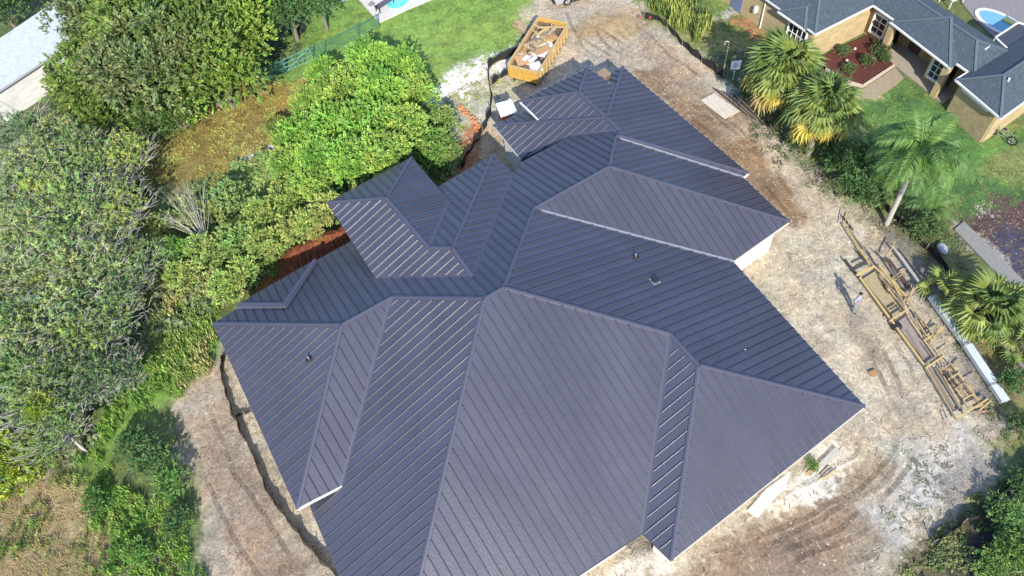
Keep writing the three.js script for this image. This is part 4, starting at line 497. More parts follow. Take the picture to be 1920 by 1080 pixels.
sheet([[1618, 523], [1642, 507], [1698, 578], [1675, 598]], 0.05, 0.12, mat([0.44, 0.36, 0.2], 0.85, { map: grime }), 'plywood_sheet', 'upper tan plywood sheet lying inside the lumber pile', 'plywood');
sheet([[1680, 606], [1704, 588], [1755, 668], [1738, 682]], 0.05, 0.12, mat([0.36, 0.29, 0.25], 0.85, { map: grime }), 'plywood_sheet', 'lower grey-tan plywood sheet lying inside the lumber pile', 'plywood');
{ const p = G(1681, 612, 0.2); solo('dark_bag', new RoundedBoxGeometry(0.55, 0.3, 0.45, 3, 0.12).rotateY(0.5).translate(p.x, 0.2, p.z), M.black, 'dark bag lying on the long rail of the lumber pile', 'bag'); }
{ const a = G(1747, 556, 0.3), b = G(1812, 645, 0.3), c = G(1884, 753, 0.3), wm = mat([0.66, 0.72, 0.72], 0.5, { map: grime }); const t = thing('white_beam', 'long white box beam lying beside the lumber pile', 'beam'); part('upper_length', bar(a, b, 0.42, 0.3), wm, t); part('lower_length', bar(b.clone().lerp(c, 0.01), c, 0.44, 0.3), wm, t); part('strap', bar(b.clone().lerp(a, 0.02), b.clone().lerp(c, 0.03), 0.5, 0.34), M.grey, t); part('strap', bar(b.clone().lerp(c, 0.7), b.clone().lerp(c, 0.73), 0.5, 0.34), M.grey, t); }
board(1868, 630, 1935, 708, 0.2, 0.28, 0.2, 'o', 'thick weathered grey timber under the low palm at the right edge');
board(1740, 500, 1763, 520, 0.25, 0.1, 0.05, 'o', 'short grey board beside the silt fence near the lumber'); 
{ const r = rnd(8); [[1322, 183, 1368, 218, 0.1], [1330, 180, 1378, 214, 0.16]].forEach(([x0, y0, x1, y1, h], i) => solo('wall_board', bar(G(x0, y0, h), G(x1, y1, h), 0.85, 0.05), mat([0.7, 0.62, 0.5], 0.85, { map: grime }), ['lower pale wallboard sheet beside the palms on the dirt', 'upper pale wallboard sheet beside the palms on the dirt'][i], 'wallboard')); 
  for (let i = 0; i < 7; i++) { const s = i * 9; board(1338 + s, 165 + i * 3, 1400 + s * 0.8, 214 + i * 4, 0.12 + r() * 0.15, 0.08 + r() * 0.06, 0.05, i % 2 ? 'o' : 'd', ['nearest', 'second', 'third', 'fourth', 'fifth', 'sixth', 'farthest'][i] + ' long grey board from the pale wallboard sheets towards the palms'); } }
sheet([[1402, 957], [1421, 970], [1452, 934], [1492, 897], [1482, 884], [1436, 918]], 0.02, 0.13, mat([0.82, 0.78, 0.76], 0.5, { bumpMap: roughN, bumpScale: 0.05 }), 'plastic_sheeting', 'white plastic sheeting along the foot of the lower right eave', 'plastic sheeting');
board(1540, 872, 1570, 842, 0.15, 0.36, 0.08, 'p', 'wide cream board beside the lower right eave');
for (let i = 0; i < 9; i++) { const r = rnd(i + 60), x = 1500 + r() * 50, y = 885 + r() * 30; board(x, y, x + 16 + r() * 10, y - 14 - r() * 8, 0.1 + r() * 0.1, 0.06, 0.04, 'wy'[i % 2], 'short wood offcut scattered below the cream board', 'offcuts below the cream board'); }
{ const p = G(1637, 701); solo('clay_tile', new RoundedBoxGeometry(0.42, 0.05, 0.36, 2, 0.02).rotateY(0.6).translate(p.x, 0.1, p.z), mat([0.46, 0.26, 0.1], 0.85, { map: grime }), 'single orange clay tile lying on the pale dirt', 'tile'); }
{ const p = G(1767, 466, 0.2), t = solo('white_bag', new THREE.IcosahedronGeometry(0.36, 3).scale(0.8, 0.6, 1.2).rotateY(0.4).translate(p.x, 0.2, p.z), mat([0.62, 0.64, 0.68], 0.5, { bumpMap: roughN, bumpScale: 0.1 }), 'crumpled white bag lying beyond the silt fence near the kerb', 'bag'); }
for (const [i, x0, y0, x1, y1] of [[0, 1768, 762, 1778, 785], [1, 1765, 772, 1772, 788]]) board(x0, y0, x1, y1, 0.1, 0.1, 0.05, 'p', ['longer', 'shorter'][i] + ' white strip lying left of the lower end of the lumber pile');

// ---------------------------------------------------------------- trees, bushes, palms, ground cover
function crownGeo(seed, o) {     // leaves in sprays over the lobes of a crown whose centre is the origin
  const r = rnd(seed), P = [], K = [], lobes = [], gauss = () => (r() + r() + r() - 1.5) * 0.8;
  for (let i = 0; i < o.lobes; i++) { const a = i * 2.399 + r(), y = -0.35 + 1.2 * ((i + 0.5) / o.lobes), q = Math.sqrt(Math.max(0.04, 1 - y * y)) * (0.4 + 0.42 * r()); lobes.push([Math.cos(a) * q * o.r, (y + (r() - 0.5) * 0.3) * o.r * o.flat * 0.6, Math.sin(a) * q * o.r, o.r * (0.2 + 0.2 * r()), 0.72 + 0.5 * r(), 0.85 + 0.35 * r()]); }
  const a = new THREE.Vector3(), d = new THREE.Vector3(), u = new THREE.Vector3(), w = new THREE.Vector3(), c = new THREE.Vector3(), hub = new THREE.Vector3(), ax = new THREE.Vector3();
  const per = o.per || 9, sprays = Math.round(o.n / per);
  for (let i = 0; i < sprays; i++) {
    const L = lobes[(r() * lobes.length) | 0]; d.set(gauss(), gauss() + 0.3, gauss()).normalize();
    const rr = L[3] * (0.55 + 0.62 * Math.sqrt(r())); hub.set(L[0] + d.x * rr, L[1] + d.y * rr * 0.9, L[2] + d.z * rr); const st = L[4] * (0.72 + 0.5 * r()), hue = L[5] * (0.85 + 0.3 * r());
    ax.copy(d).add(new THREE.Vector3(gauss(), gauss() + 0.2 - o.droop * 0.5, gauss()).multiplyScalar(o.wild)).normalize();
    for (let j = 0; j < per; j++) {
      u.set(gauss(), gauss(), gauss()).multiplyScalar(0.9).add(ax).normalize(); const s = o.leaf * (0.6 + 0.8 * r()), sw = s * o.narrow; c.copy(hub).addScaledVector(u, s * (0.5 + 0.5 * r())).addScaledVector(ax, s * r() * 1.2);
      w.copy(u); a.set(gauss(), gauss() + 0.4, gauss()); u.crossVectors(a, w).normalize(); a.crossVectors(w, u).normalize();
      const t = st * (0.82 + 0.34 * r()), tone = [t * hue, t, t * (0.8 + 0.4 * r())];
      const A = c.clone().addScaledVector(w, -s / 2), B = c.clone().addScaledVector(w, s / 2), m = c.clone().addScaledVector(a, s * 0.12), E = m.clone().addScaledVector(u, sw / 2), F = m.clone().addScaledVector(u, -sw / 2);
      for (const [x, y, z] of [[A, E, B], [A, B, F]]) { P.push(x.x, x.y, x.z, y.x, y.y, y.z, z.x, z.y, z.z); for (let k = 0; k < 3; k++) K.push(...tone); }
    }
  }
  const g = new THREE.BufferGeometry(); g.setAttribute('position', new THREE.Float32BufferAttribute(P, 3)); g.setAttribute('color', new THREE.Float32BufferAttribute(K, 3)); g.computeVertexNormals(); return g;
}
function trunkGeo(seed, h, r0, n, reach) {
  const r = rnd(seed), g = [], top = [0.15 * h * (r() - 0.5), h * 0.45, 0.15 * h * (r() - 0.5)]; g.push(tube([0, -0.2, 0], top, r0, r0 * 0.7, 9));
  for (let i = 0; i < n; i++) { const a = i * 2.4 + r(), q = reach * (0.5 + 0.5 * r()), m = [top[0] + Math.cos(a) * q * 0.5, h * (0.6 + 0.15 * r()), top[2] + Math.sin(a) * q * 0.5], e = [top[0] + Math.cos(a) * q, h * (0.8 + 0.3 * r()), top[2] + Math.sin(a) * q];
    g.push(tube(top, m, r0 * 0.5, r0 * 0.3, 6), tube(m, e, r0 * 0.3, r0 * 0.06, 5)); for (let k = 0; k < 3; k++) { const b = a + (r() - 0.5) * 2; g.push(tube(m, [m[0] + Math.cos(b) * q * 0.5, m[1] + q * (0.2 + 0.3 * r()), m[2] + Math.sin(b) * q * 0.5], r0 * 0.2, r0 * 0.04, 4)); } }
  if (n > 12) for (let i = 0; i < 100; i++) { const a = r() * 6.283, q = reach * Math.sqrt(r()) * 0.9, y = h * (0.62 + 0.5 * Math.sqrt(Math.max(0, 1 - (q / reach) ** 2)) * (0.5 + 0.5 * r())), b = a + (r() - 0.5) * 2.4, L = 0.5 + r() * 1.1, s0 = [Math.cos(a) * q, y, Math.sin(a) * q], m = [s0[0] + Math.cos(b) * L * 0.5, y + L * (0.15 + 0.3 * r()), s0[2] + Math.sin(b) * L * 0.5], e = [s0[0] + Math.cos(b + 0.4) * L, y + L * (0.1 + 0.5 * r()), s0[2] + Math.sin(b + 0.4) * L]; g.push(tube(s0, m, 0.02, 0.014, 4), tube(m, e, 0.014, 0.006, 4)); }
  return mergeGeometries(g.map(plain));
}
const leafM = (c) => new THREE.MeshPhysicalMaterial({ color: C(...c), roughness: 0.62, vertexColors: true, side: THREE.DoubleSide, transmission: 0.0 });
const KIND = {
  oak: { r: 4, o: { r: 4, lobes: 34, flat: 0.8, n: 20000, per: 12, leaf: 0.25, narrow: 0.5, wild: 0.9, droop: 0.2 }, tr: [6, 0.28, 8, 2.8], h: 1 },
  bright: { r: 2.2, o: { r: 2.2, lobes: 24, flat: 0.85, n: 10500, per: 11, leaf: 0.19, narrow: 0.5, wild: 1.0, droop: 0 }, tr: [2.6, 0.12, 7, 1.6], h: 1 },
  feather: { r: 3.3, o: { r: 3.3, lobes: 26, flat: 0.8, n: 9500, per: 20, leaf: 0.2, narrow: 0.36, wild: 1.2, droop: 0.3 }, tr: [5.6, 0.16, 20, 4.1], h: 1 },
  shrub: { r: 1.2, o: { r: 1.2, lobes: 12, flat: 0.75, n: 3400, per: 10, leaf: 0.15, narrow: 0.45, wild: 1.0, droop: 0 }, tr: [1.2, 0.05, 6, 0.9], h: 1 },
};
for (const [k, v] of Object.entries(KIND)) { v.crowns = [1, 2, 3].map((i) => crownGeo(k.length * 100 + i * 7, v.o)); v.trunk = trunkGeo(k.length * 5, ...v.tr); }
const barkM = mat([0.2, 0.17, 0.13], 0.95), paleBark = mat([0.5, 0.47, 0.41], 0.95);
const leafMats = {};
function tree(kind, name, px, py, h, R, col, label, cat, group) {
  const K = KIND[kind], r = rnd(px * 13 + py * 7 + 3), c = G(px, py, h), t = thing(name, label, cat, [c.x, 0, c.z], r() * 6.28, group), key = col.join(); leafMats[key] ??= leafM(col);
  const s = R / K.r, cr = part('crown', K.crowns[(r() * 3) | 0], leafMats[key], t); cr.scale.set(s * (0.92 + 0.16 * r()), s * (0.9 + 0.2 * r()), s * (0.92 + 0.16 * r())); cr.position.y = Math.max(h, R * 0.5);
  const tk = part('trunk', K.trunk, kind === 'feather' ? paleBark : barkM, t); const hs = (h + R * 0.35) / K.tr[0]; tk.scale.set(s, hs, s); return t;
}
const cOak = [0.16, 0.25, 0.05], cOakY = [0.2, 0.33, 0.05], cOakG = [0.16, 0.22, 0.08], cDk = [0.085, 0.18, 0.055], cBr = [0.225, 0.43, 0.065], cBr2 = [0.28, 0.44, 0.08], cFe = [0.31, 0.41, 0.155], cFe2 = [0.25, 0.385, 0.115], cFeY = [0.34, 0.46, 0.105], cDark2 = [0.15, 0.25, 0.1];
for (const [x, y, h, R, c, l] of [
  [205, 30, 5, 3.9, cOakG, 'grey-green broad tree beside the white house roof at the top left'], [285, 30, 6, 4.2, cOak, 'olive broad tree at the top edge, middle of the large tree group'], [430, 55, 4.2, 3.8, cOakY, 'yellow-green broad tree at the top right of the large tree group'],
  [185, 140, 4, 3.5, cOak, 'olive broad tree just below the white house wall'], [285, 125, 5.6, 4.2, cOakG, 'tallest grey-green broad tree in the centre of the large tree group'], [400, 132, 3.6, 3.8, cOakY, 'yellow-green broad tree at the right side of the large tree group above the brown clearing'],
  [205, 205, 2.2, 2.7, cOak, 'smaller olive tree at the lower left of the large tree group'], [315, 200, 2.2, 2.8, [0.1, 0.18, 0.04], 'dark green tree at the lower edge of the large tree group above the brown clearing'], [355, 90, 5.6, 3.8, cOak, 'olive broad tree right of the centre of the large tree group'],
  [530, 5, 3.6, 2.7, cDk, 'dark green tree at the top edge left of the lawn'], [590, -12, 3.4, 2.3, cDk, 'dark green tree at the top edge nearest the patio'], [470, -25, 4, 3, cOak, 'olive tree cut by the top edge between the tree group and the lawn'], [-10, 0, 3, 2.8, cDk, 'dark tree in the top left corner behind the white roof'],
]) tree('oak', 'broad_tree', x, y, h, R, c, l, 'tree', 'broad trees at the top left');
for (const [x, y, h, R, c, l] of [
  [690, 122, 2.8, 1.9, cBr, 'bright green bush at the top of the bush mass below the lawn'], [752, 132, 2.8, 1.7, cBr, 'bright green bush at the top right of the bush mass'], [612, 138, 1.8, 1.2, cBr, 'bright green bush at the top left of the bush mass by the gate'], [640, 172, 2.6, 1.9, cBr2, 'yellow-green bush left of the centre of the bush mass'], [585, 195, 1.8, 1.4, cBr2, 'yellow-green bush at the left edge of the bush mass beside the brown clearing'],
  [715, 185, 3.4, 2.0, cBr, 'tall bright bush in the centre of the bush mass'], [775, 185, 2.6, 1.8, cBr2, 'yellow-green bush at the right of the bush mass by the white sand'], [822, 235, 1.6, 1.4, [0.2, 0.31, 0.075], 'low dull green bush at the right end of the bush mass by the clay'], [630, 235, 2.8, 1.9, cBr, 'bright green bush in the lower left of the bush mass'], [690, 245, 3.7, 1.9, cBr, 'bright green bush above the tower roof, third from the left in its row'], [752, 245, 3.6, 1.8, cBr2, 'yellow-green bush just above the peak of the tower roof'],
  [560, 255, 1.6, 1.6, cBr, 'bright green bush at the left edge of the bush mass above the pale stones'], [545, 312, 1.5, 1.5, cBr2, 'yellow-green bush at the lower left corner of the bush mass'], [605, 295, 3.0, 1.7, cBr, 'bright green bush left of the tower roof, upper one'], [660, 300, 4.0, 1.8, cBr, 'bright green bush touching the upper edge of the tower roof'], [715, 290, 4.2, 1.7, cBr2, 'yellow-green bush touching the tower roof left of its peak'], [590, 345, 2.4, 1.5, cBr2, 'yellow-green bush left of the tower roof, lower one'], [800, 280, 2.4, 1.5, [0.17, 0.32, 0.06], 'green bush in the shade right of the tower roof'], [835, 285, 1.6, 1.2, [0.18, 0.3, 0.07], 'small green bush at the edge of the clay right of the tower roof'], [520, 240, 0.9, 0.9, [0.22, 0.27, 0.06], 'small olive bush in the brown clearing next to the bush mass'],
]) tree('bright', 'leafy_bush', x, y, h, R, c, l, 'bush', 'bright bushes beside the tower roof');
for (const [x, y, h, R, c, l] of [
  [40, 258, 2.5, 2.18, cDark2, 'dark feathery tree at the left edge below the white house'], [60, 330, 3.4, 2.60, cFe, 'grey-green feathery tree at the left edge, second from the top'], [150, 300, 3.2, 2.27, cFe2, 'grey-green feathery tree right below the large broad trees'], [235, 300, 2.7, 2.02, cFeY, 'pale yellow-green feathery tree left of the brown clearing'],
  [30, 430, 3.7, 2.69, cFe, 'pale grey feathery tree at the left edge with bare branches'], [140, 405, 3.7, 2.77, cFe2, 'wide feathery tree in the middle of the left woods'], [225, 395, 3.1, 2.10, cFeY, 'yellow-green feathery tree on the right of the left woods'], [60, 530, 3.7, 2.69, cFe, 'pale feathery tree at the left edge halfway down'], [165, 505, 3.6, 2.52, cFe, 'pale feathery tree near the middle of the left woods'], [255, 495, 2.4, 1.76, cFe2, 'small feathery tree at the right fringe of the left woods'],
  [10, 635, 3.7, 2.60, cFe2, 'dull feathery tree at the left edge, below halfway'], [105, 620, 3.7, 2.69, cFe, 'grey feathery tree in the lower left woods'], [200, 595, 3.1, 2.10, cFe2, 'dull feathery tree beside the green grass band'], [55, 730, 3.7, 2.52, cFe2, 'dark feathery tree low at the left edge'], [150, 715, 3.2, 2.18, cDark2, 'dark grey-green feathery tree at the foot of the woods'], [105, 810, 2.9, 2.02, cFe2, 'lowest feathery tree above the brown straw ground'],
  [215, 700, 2.5, 1.68, cDark2, 'dark small feathery tree beside the green grass band'],
  [100, 260, 2.6, 1.8, cFe, 'small pale feathery tree below the white house wall'], [95, 370, 3.4, 2.2, cFeY, 'yellowish feathery tree between the two pale ones at the upper left'], [190, 350, 3, 2, cFe, 'pale feathery tree just left of the brown clearing'], [85, 470, 3.4, 2.3, cFe2, 'green feathery tree left of the middle of the woods'], [200, 450, 3, 2, cFe, 'pale feathery tree right of the middle of the woods'], [115, 560, 3.4, 2.2, cFeY, 'yellowish feathery tree low in the middle of the woods'], [235, 545, 2.4, 1.8, cFe, 'pale small feathery tree at the right fringe below the middle'], [60, 680, 3.4, 2.2, cFe, 'pale feathery tree low at the left edge of the woods'], [160, 660, 3, 2, cFeY, 'yellowish feathery tree above the dark grey-green one'],
]) tree('feather', 'feathery_tree', x, y, h, R, c, l, 'tree', 'feathery trees of the left woods');
for (const [x, y, h, R, c, l] of [
  [285, 858, 1.0, 1.15, cDk, 'dark green bush in the lower left grass'], [322, 905, 0.7, 0.9, [0.15, 0.3, 0.07], 'green bush right of the dark bush in the lower left grass'], [248, 835, 0.9, 0.9, cDk, 'small dark bush left of the dark bush in the lower left grass'], [335, 975, 0.5, 0.8, cDk, 'dark low bush beside the dirt strip at the lower left'], [180, 940, 0.5, 0.8, [0.12, 0.25, 0.06], 'low green bush beside the straw ground at the lower left'], [262, 1035, 0.5, 0.8, [0.16, 0.31, 0.06], 'green bush at the bottom edge of the lower left grass'],
  [25, 870, 1.4, 1.7, [0.26, 0.36, 0.03], 'bright yellow-green bush at the left edge near the bottom'], [78, 765, 4.2, 0.9, [0.24, 0.33, 0.04], 'small yellow-green bush among the dark trees at the lower left'], [320, 470, 1.6, 1.0, [0.14, 0.32, 0.05], 'vivid green bush by the bare dead branches'], [300, 430, 1.0, 1.2, [0.25, 0.33, 0.09], 'olive bush in the upper weed field'], [370, 405, 1.0, 1.3, [0.26, 0.35, 0.10], 'olive bush in the middle of the weed field'], [430, 375, 1.1, 1.4, [0.21, 0.33, 0.10], 'dark olive bush below the pale stones'], [490, 410, 1.8, 1.3, [0.28, 0.39, 0.09], 'green bush in the weed field left of the tower roof'], [440, 455, 1.6, 1.4, [0.22, 0.35, 0.09], 'green bush near the lower end of the weed field'], [540, 370, 1.8, 1.3, [0.28, 0.39, 0.09], 'olive bush left of the tower roof corner'], [385, 475, 1.3, 1.3, [0.28, 0.39, 0.10], 'olive bush above the left corner of the metal roof'], [340, 520, 1.0, 1.2, [0.30, 0.41, 0.10], 'grassy bush at the edge of the left woods'], [500, 460, 2.2, 1.2, [0.30, 0.41, 0.10], 'light green bush behind the clay bank, left part'], [560, 425, 2.6, 1.2, [0.34, 0.43, 0.11], 'light green bush behind the middle of the clay bank'], [610, 395, 2.8, 1.2, [0.36, 0.43, 0.11], 'yellowish bush behind the right part of the clay bank'], [455, 510, 1.6, 1.1, [0.30, 0.43, 0.10], 'light green bush at the lower end of the clay bank'], [590, 435, 2.2, 0.7, [0.41, 0.43, 0.13], 'small yellowish bush on top of the clay bank'], [420, 540, 1.2, 1.1, [0.31, 0.45, 0.11], 'grassy bush beside the left corner of the metal roof'],
  [1885, 965, 0.6, 0.9, [0.15, 0.28, 0.07], 'dark green bush in the bottom right corner beyond the ditch'], [1905, 1035, 0.6, 0.95, [0.19, 0.32, 0.07], 'green bush at the bottom right corner'], [1855, 1060, 0.4, 0.75, [0.18, 0.32, 0.07], 'green bush at the bottom edge right of the ditch'], [1915, 905, 0.6, 0.7, cDk, 'dark bush at the right edge above the ditch'], [1900, 715, 0.5, 0.8, cDk, 'dark low bush at the right edge below the grey timber'], [1912, 795, 0.4, 0.7, [0.08, 0.14, 0.04], 'low bush at the right edge near the white beam end'],
  [1512, 255, 1.0, 1.0, [0.09, 0.17, 0.05], 'green bush below the second fan palm crown'], [1620, 300, 0.9, 1.1, [0.08, 0.16, 0.05], 'dark green bush between the second fan palm and the lawn'], [1640, 370, 0.8, 0.9, [0.1, 0.18, 0.06], 'green bush beside the queen palm trunk'], [1740, 430, 0.8, 1.0, [0.1, 0.19, 0.055], 'green bush beyond the silt fence right of the queen palm'], [1830, 620, 0.5, 0.8, [0.09, 0.17, 0.05], 'green bush under the low palm beside the white beam'], [1580, 300, 1.0, 1.3, [0.07, 0.15, 0.045], 'dark fern-like bush between the fan palms and the queen palm'], [1602, 345, 0.9, 1.1, [0.075, 0.16, 0.045], 'dark green bush at the foot of the queen palm fronds'], [1430, 180, 0.8, 0.9, [0.1, 0.19, 0.05], 'green bush under the left side of the tall fan palm'], [1465, 195, 0.8, 0.9, [0.09, 0.18, 0.05], 'dark green bush between the two fan palms'], [1550, 265, 0.7, 1.0, [0.1, 0.18, 0.05], 'dark green bush right of the lower fan palm trunk'], [1665, 330, 0.7, 1.0, [0.1, 0.2, 0.055], 'green bush behind the queen palm trunk'], [1500, 270, 0.6, 0.9, [0.1, 0.15, 0.045], 'low green bush below the trunk of the lower fan palm'], [1405, 175, 0.5, 0.7, cDk, 'small dark bush at the foot of the yard sign'], [1440, 210, 0.5, 0.8, cDk, 'dark bush at the trunk of the upper fan palm'],
  [1582, 95, 0.4, 0.5, [0.1, 0.17, 0.06], 'small shrub beside the tan wall in the mulch bed'], [1626, 115, 0.4, 0.55, [0.09, 0.15, 0.045], 'small shrub in the middle of the mulch bed'], [1592, 130, 0.4, 0.5, [0.11, 0.18, 0.05], 'small shrub at the front of the mulch bed'], [1652, 92, 0.5, 0.65, [0.08, 0.13, 0.045], 'shrub by the porch column in the mulch bed'], [1660, 108, 0.4, 0.5, [0.09, 0.15, 0.045], 'low shrub at the right end of the mulch bed'],
  [1522, 872, 0.1, 0.35, [0.17, 0.28, 0.06], 'small weed clump under the lower right eave'],
]) tree('shrub', 'bush', x, y, h, R, c, l, 'bush');
function bare(px, py, lean, n, L, label) {      // dead branches
  const r = rnd(px + py), c = G(px, py), g = [], t = thing('dead_shrub', label, 'dead shrub', [c.x, 0, c.z]);
  const base = new THREE.Vector3(0, 0, 0), top = new THREE.Vector3(lean[0] * 0.45, L * 0.45, lean[1] * 0.45); part('trunk', tube(base, top, 0.045, 0.03, 7), paleBark, t);
  for (let i = 0; i < n; i++) { const e = top.clone().add(new THREE.Vector3(lean[0] * (0.4 + r()) + (r() - 0.5) * L * 0.9, L * (0.1 + 0.5 * r()), lean[1] * (0.4 + r()) + (r() - 0.5) * L * 0.9)), m = top.clone().lerp(e, 0.5).add(new THREE.Vector3(0, 0.15, 0)); g.push(tube(top, m, 0.024, 0.016, 5), tube(m, e, 0.016, 0.006, 4)); for (let k = 0; k < 4; k++) g.push(tube(m.clone().lerp(e, r()), e.clone().add(new THREE.Vector3((r() - 0.5) * 0.9, r() * 0.3, (r() - 0.5) * 0.9)), 0.012, 0.004, 4)); }
  part('twigs', g, mat([0.44, 0.41, 0.34], 0.95), t);
}
bare(415, 505, [-2.4, -2.6], 26, 2.6, 'fan of pale dead branches leaning up out of the weed field'); bare(95, 300, [0.3, -0.8], 14, 4.6, 'dead reddish-grey shrub in the left woods'); bare(20, 280, [0.4, 0.4], 12, 5, 'dead branches at the left edge below the white house'); bare(30, 455, [0.5, 0.3], 12, 7, 'dead pale branches in the pale grey tree at the left edge'); bare(230, 480, [-1, 0.4], 14, 5.4, 'dead pale branches across the middle of the left woods'); bare(240, 610, [-2, 0.6], 14, 5, 'dead pale branches in the lower left woods'); bare(810, 245, [-0.6, -0.8], 9, 1.8, 'few pale dead stems at the right of the bright bush mass'); bare(600, 350, [-0.6, 0.3], 9, 1.2, 'dead twigs left of the tower roof'); bare(745, 260, [-0.9, -0.5], 6, 3.1, 'dead stems in the centre of the bright bush mass');
// palms
const frondShape = (seed) => { const r = rnd(seed), P = [], K = [], L = 1.15; const pet = [[-0.02, 0, 0], [0.02, 0, 0], [0.012, 0.12, L], [-0.012, 0.12, L]]; for (const t of [[0, 1, 2], [0, 2, 3]]) for (const i of t) { P.push(...pet[i]); K.push(0.9, 0.9, 0.6); }
  const N = 26; for (let i = 0; i < N; i++) { const a = (i / (N - 1) - 0.5) * 3.9 + (r() - 0.5) * 0.06, len = 0.95 * (1 - 0.22 * Math.abs(i / (N - 1) - 0.5)) * (0.9 + 0.2 * r()), dx = Math.sin(a), dz = Math.cos(a), fold = 0.05 * (i % 2 ? 1 : -1), droop = -0.3 - 0.25 * r(), w = 0.055;
    const b = [0, 0.12, L], m1 = [dx * len * 0.55 + dz * w, 0.12 + 0.1 + fold, L + dz * len * 0.55 - dx * w], m2 = [dx * len * 0.55 - dz * w, 0.12 + 0.1 - fold, L + dz * len * 0.55 + dx * w], e = [dx * len, 0.12 + droop * len * 0.7, L + dz * len], tn = 0.75 + 0.5 * r(); for (const t of [[b, m1, m2], [m1, e, m2]]) for (const p of t) { P.push(...p); K.push(tn, tn, tn * 0.9); } }
  const g = new THREE.BufferGeometry(); g.setAttribute('position', new THREE.Float32BufferAttribute(P, 3)); g.setAttribute('color', new THREE.Float32BufferAttribute(K, 3)); g.computeVertexNormals(); return g; };
const fanFronds = [1, 2, 3].map(frondShape), fanG = leafM([0.17, 0.215, 0.045]), fanG2 = leafM([0.105, 0.165, 0.035]), fanY = leafM([0.4, 0.32, 0.06]), fanB = leafM([0.3, 0.22, 0.1]), trunkM = mat([0.3, 0.26, 0.2], 0.95, { bumpMap: roughN, bumpScale: 0.06 });
function fanPalm(px, py, h, s, n, label, yellow = 0.22, mats = [fanG, fanG2]) {
  const c = G(px, py, h), r = rnd(px * 3 + py), t = thing('fan_palm', label, 'palm', [c.x, 0, c.z], r() * 6);
  if (h > 1.4) { const g = []; for (let i = 0; i < 12; i++) { const y0 = i / 12 * h, y1 = (i + 1) / 12 * h; g.push(tube([0.03 * Math.sin(i), y0, 0], [0.03 * Math.sin(i + 1), y1, 0], 0.19 + (i % 2) * 0.03, 0.17, 10)); } part('trunk', g, trunkM, t); }
  for (let i = 0; i < n; i++) { const f = i / n, el = 1.35 - 2.1 * Math.pow(f, 0.85) + (r() - 0.5) * 0.25, a = i * 2.39996 + r() * 0.3, o = part('frond', fanFronds[(r() * 3) | 0], f > 1 - yellow ? (r() < 0.8 ? fanY : fanB) : mats[(r() * mats.length) | 0], t); o.rotation.set(-el, a, 0, 'YXZ'); o.position.y = h - 0.15 * f; o.scale.setScalar(s * (0.85 + 0.3 * r())); }
}
fanPalm(1468, 135, 4.3, 1.32, 40, 'tall fan palm with yellowing lower fronds in front of the tan house'); fanPalm(1545, 203, 4.2, 1.14, 36, 'second fan palm with yellow hanging fronds, right of the pale wallboard'); fanPalm(1850, 580, 1.2, 1.1, 28, 'low fan palm at the right edge beside the white beam', 0.12, [fanG2, fanG]); fanPalm(1772, 545, 0.5, 0.7, 9, 'small low palm between the white beam and the kerb', 0.1);  fanPalm(1905, 640, 0.6, 0.75, 10, 'small low palm over the grey timber', 0.1);
function pinnate(seed) { const r = rnd(seed), P = [], K = [], L = 3.3, N = 46, pt = (s) => new THREE.Vector3(0, 1.15 * Math.sin(s * 1.9) * 0.75 - 1.5 * s * s * s, L * (s - 0.12 * s * s)); const put = (a, b, c, k) => { for (const p of [a, b, c]) { P.push(p.x, p.y, p.z); K.push(k, k, k * 0.85); } };
  for (let i = 0; i < 14; i++) { const a = pt(i / 14), b = pt((i + 1) / 14), w = 0.03 * (1 - i / 16), x = new THREE.Vector3(w, 0, 0); put(a.clone().sub(x), a.clone().add(x), b.clone().add(x), 1.1); put(a.clone().sub(x), b.clone().add(x), b.clone().sub(x), 1.1); }
  for (let i = 0; i < N; i++) for (const s of [-1, 1]) { const f = 0.12 + 0.87 * i / N, b = pt(f), d = pt(Math.min(1, f + 0.02)).sub(b).normalize(), len = 0.85 * Math.sin(0.35 + f * 2.5) * (0.85 + 0.3 * r()), dir = new THREE.Vector3(s * (0.9 + 0.1 * r()), 0.15 - 0.35 * r(), 0).addScaledVector(d, 0.35 + 0.3 * r()).normalize(), m = b.clone().addScaledVector(dir, len * 0.5), e = b.clone().addScaledVector(dir, len).add(new THREE.Vector3(0, -len * (0.35 + 0.3 * r()), 0)), w = d.clone().multiplyScalar(0.045), k = 0.6 + 0.6 * r(); put(b, m.clone().add(w), m.clone().sub(w), k); put(m.clone().add(w), e, m.clone().sub(w), k); }
  const g = new THREE.BufferGeometry(); g.setAttribute('position', new THREE.Float32BufferAttribute(P, 3)); g.setAttribute('color', new THREE.Float32BufferAttribute(K, 3)); g.computeVertexNormals(); return g; }
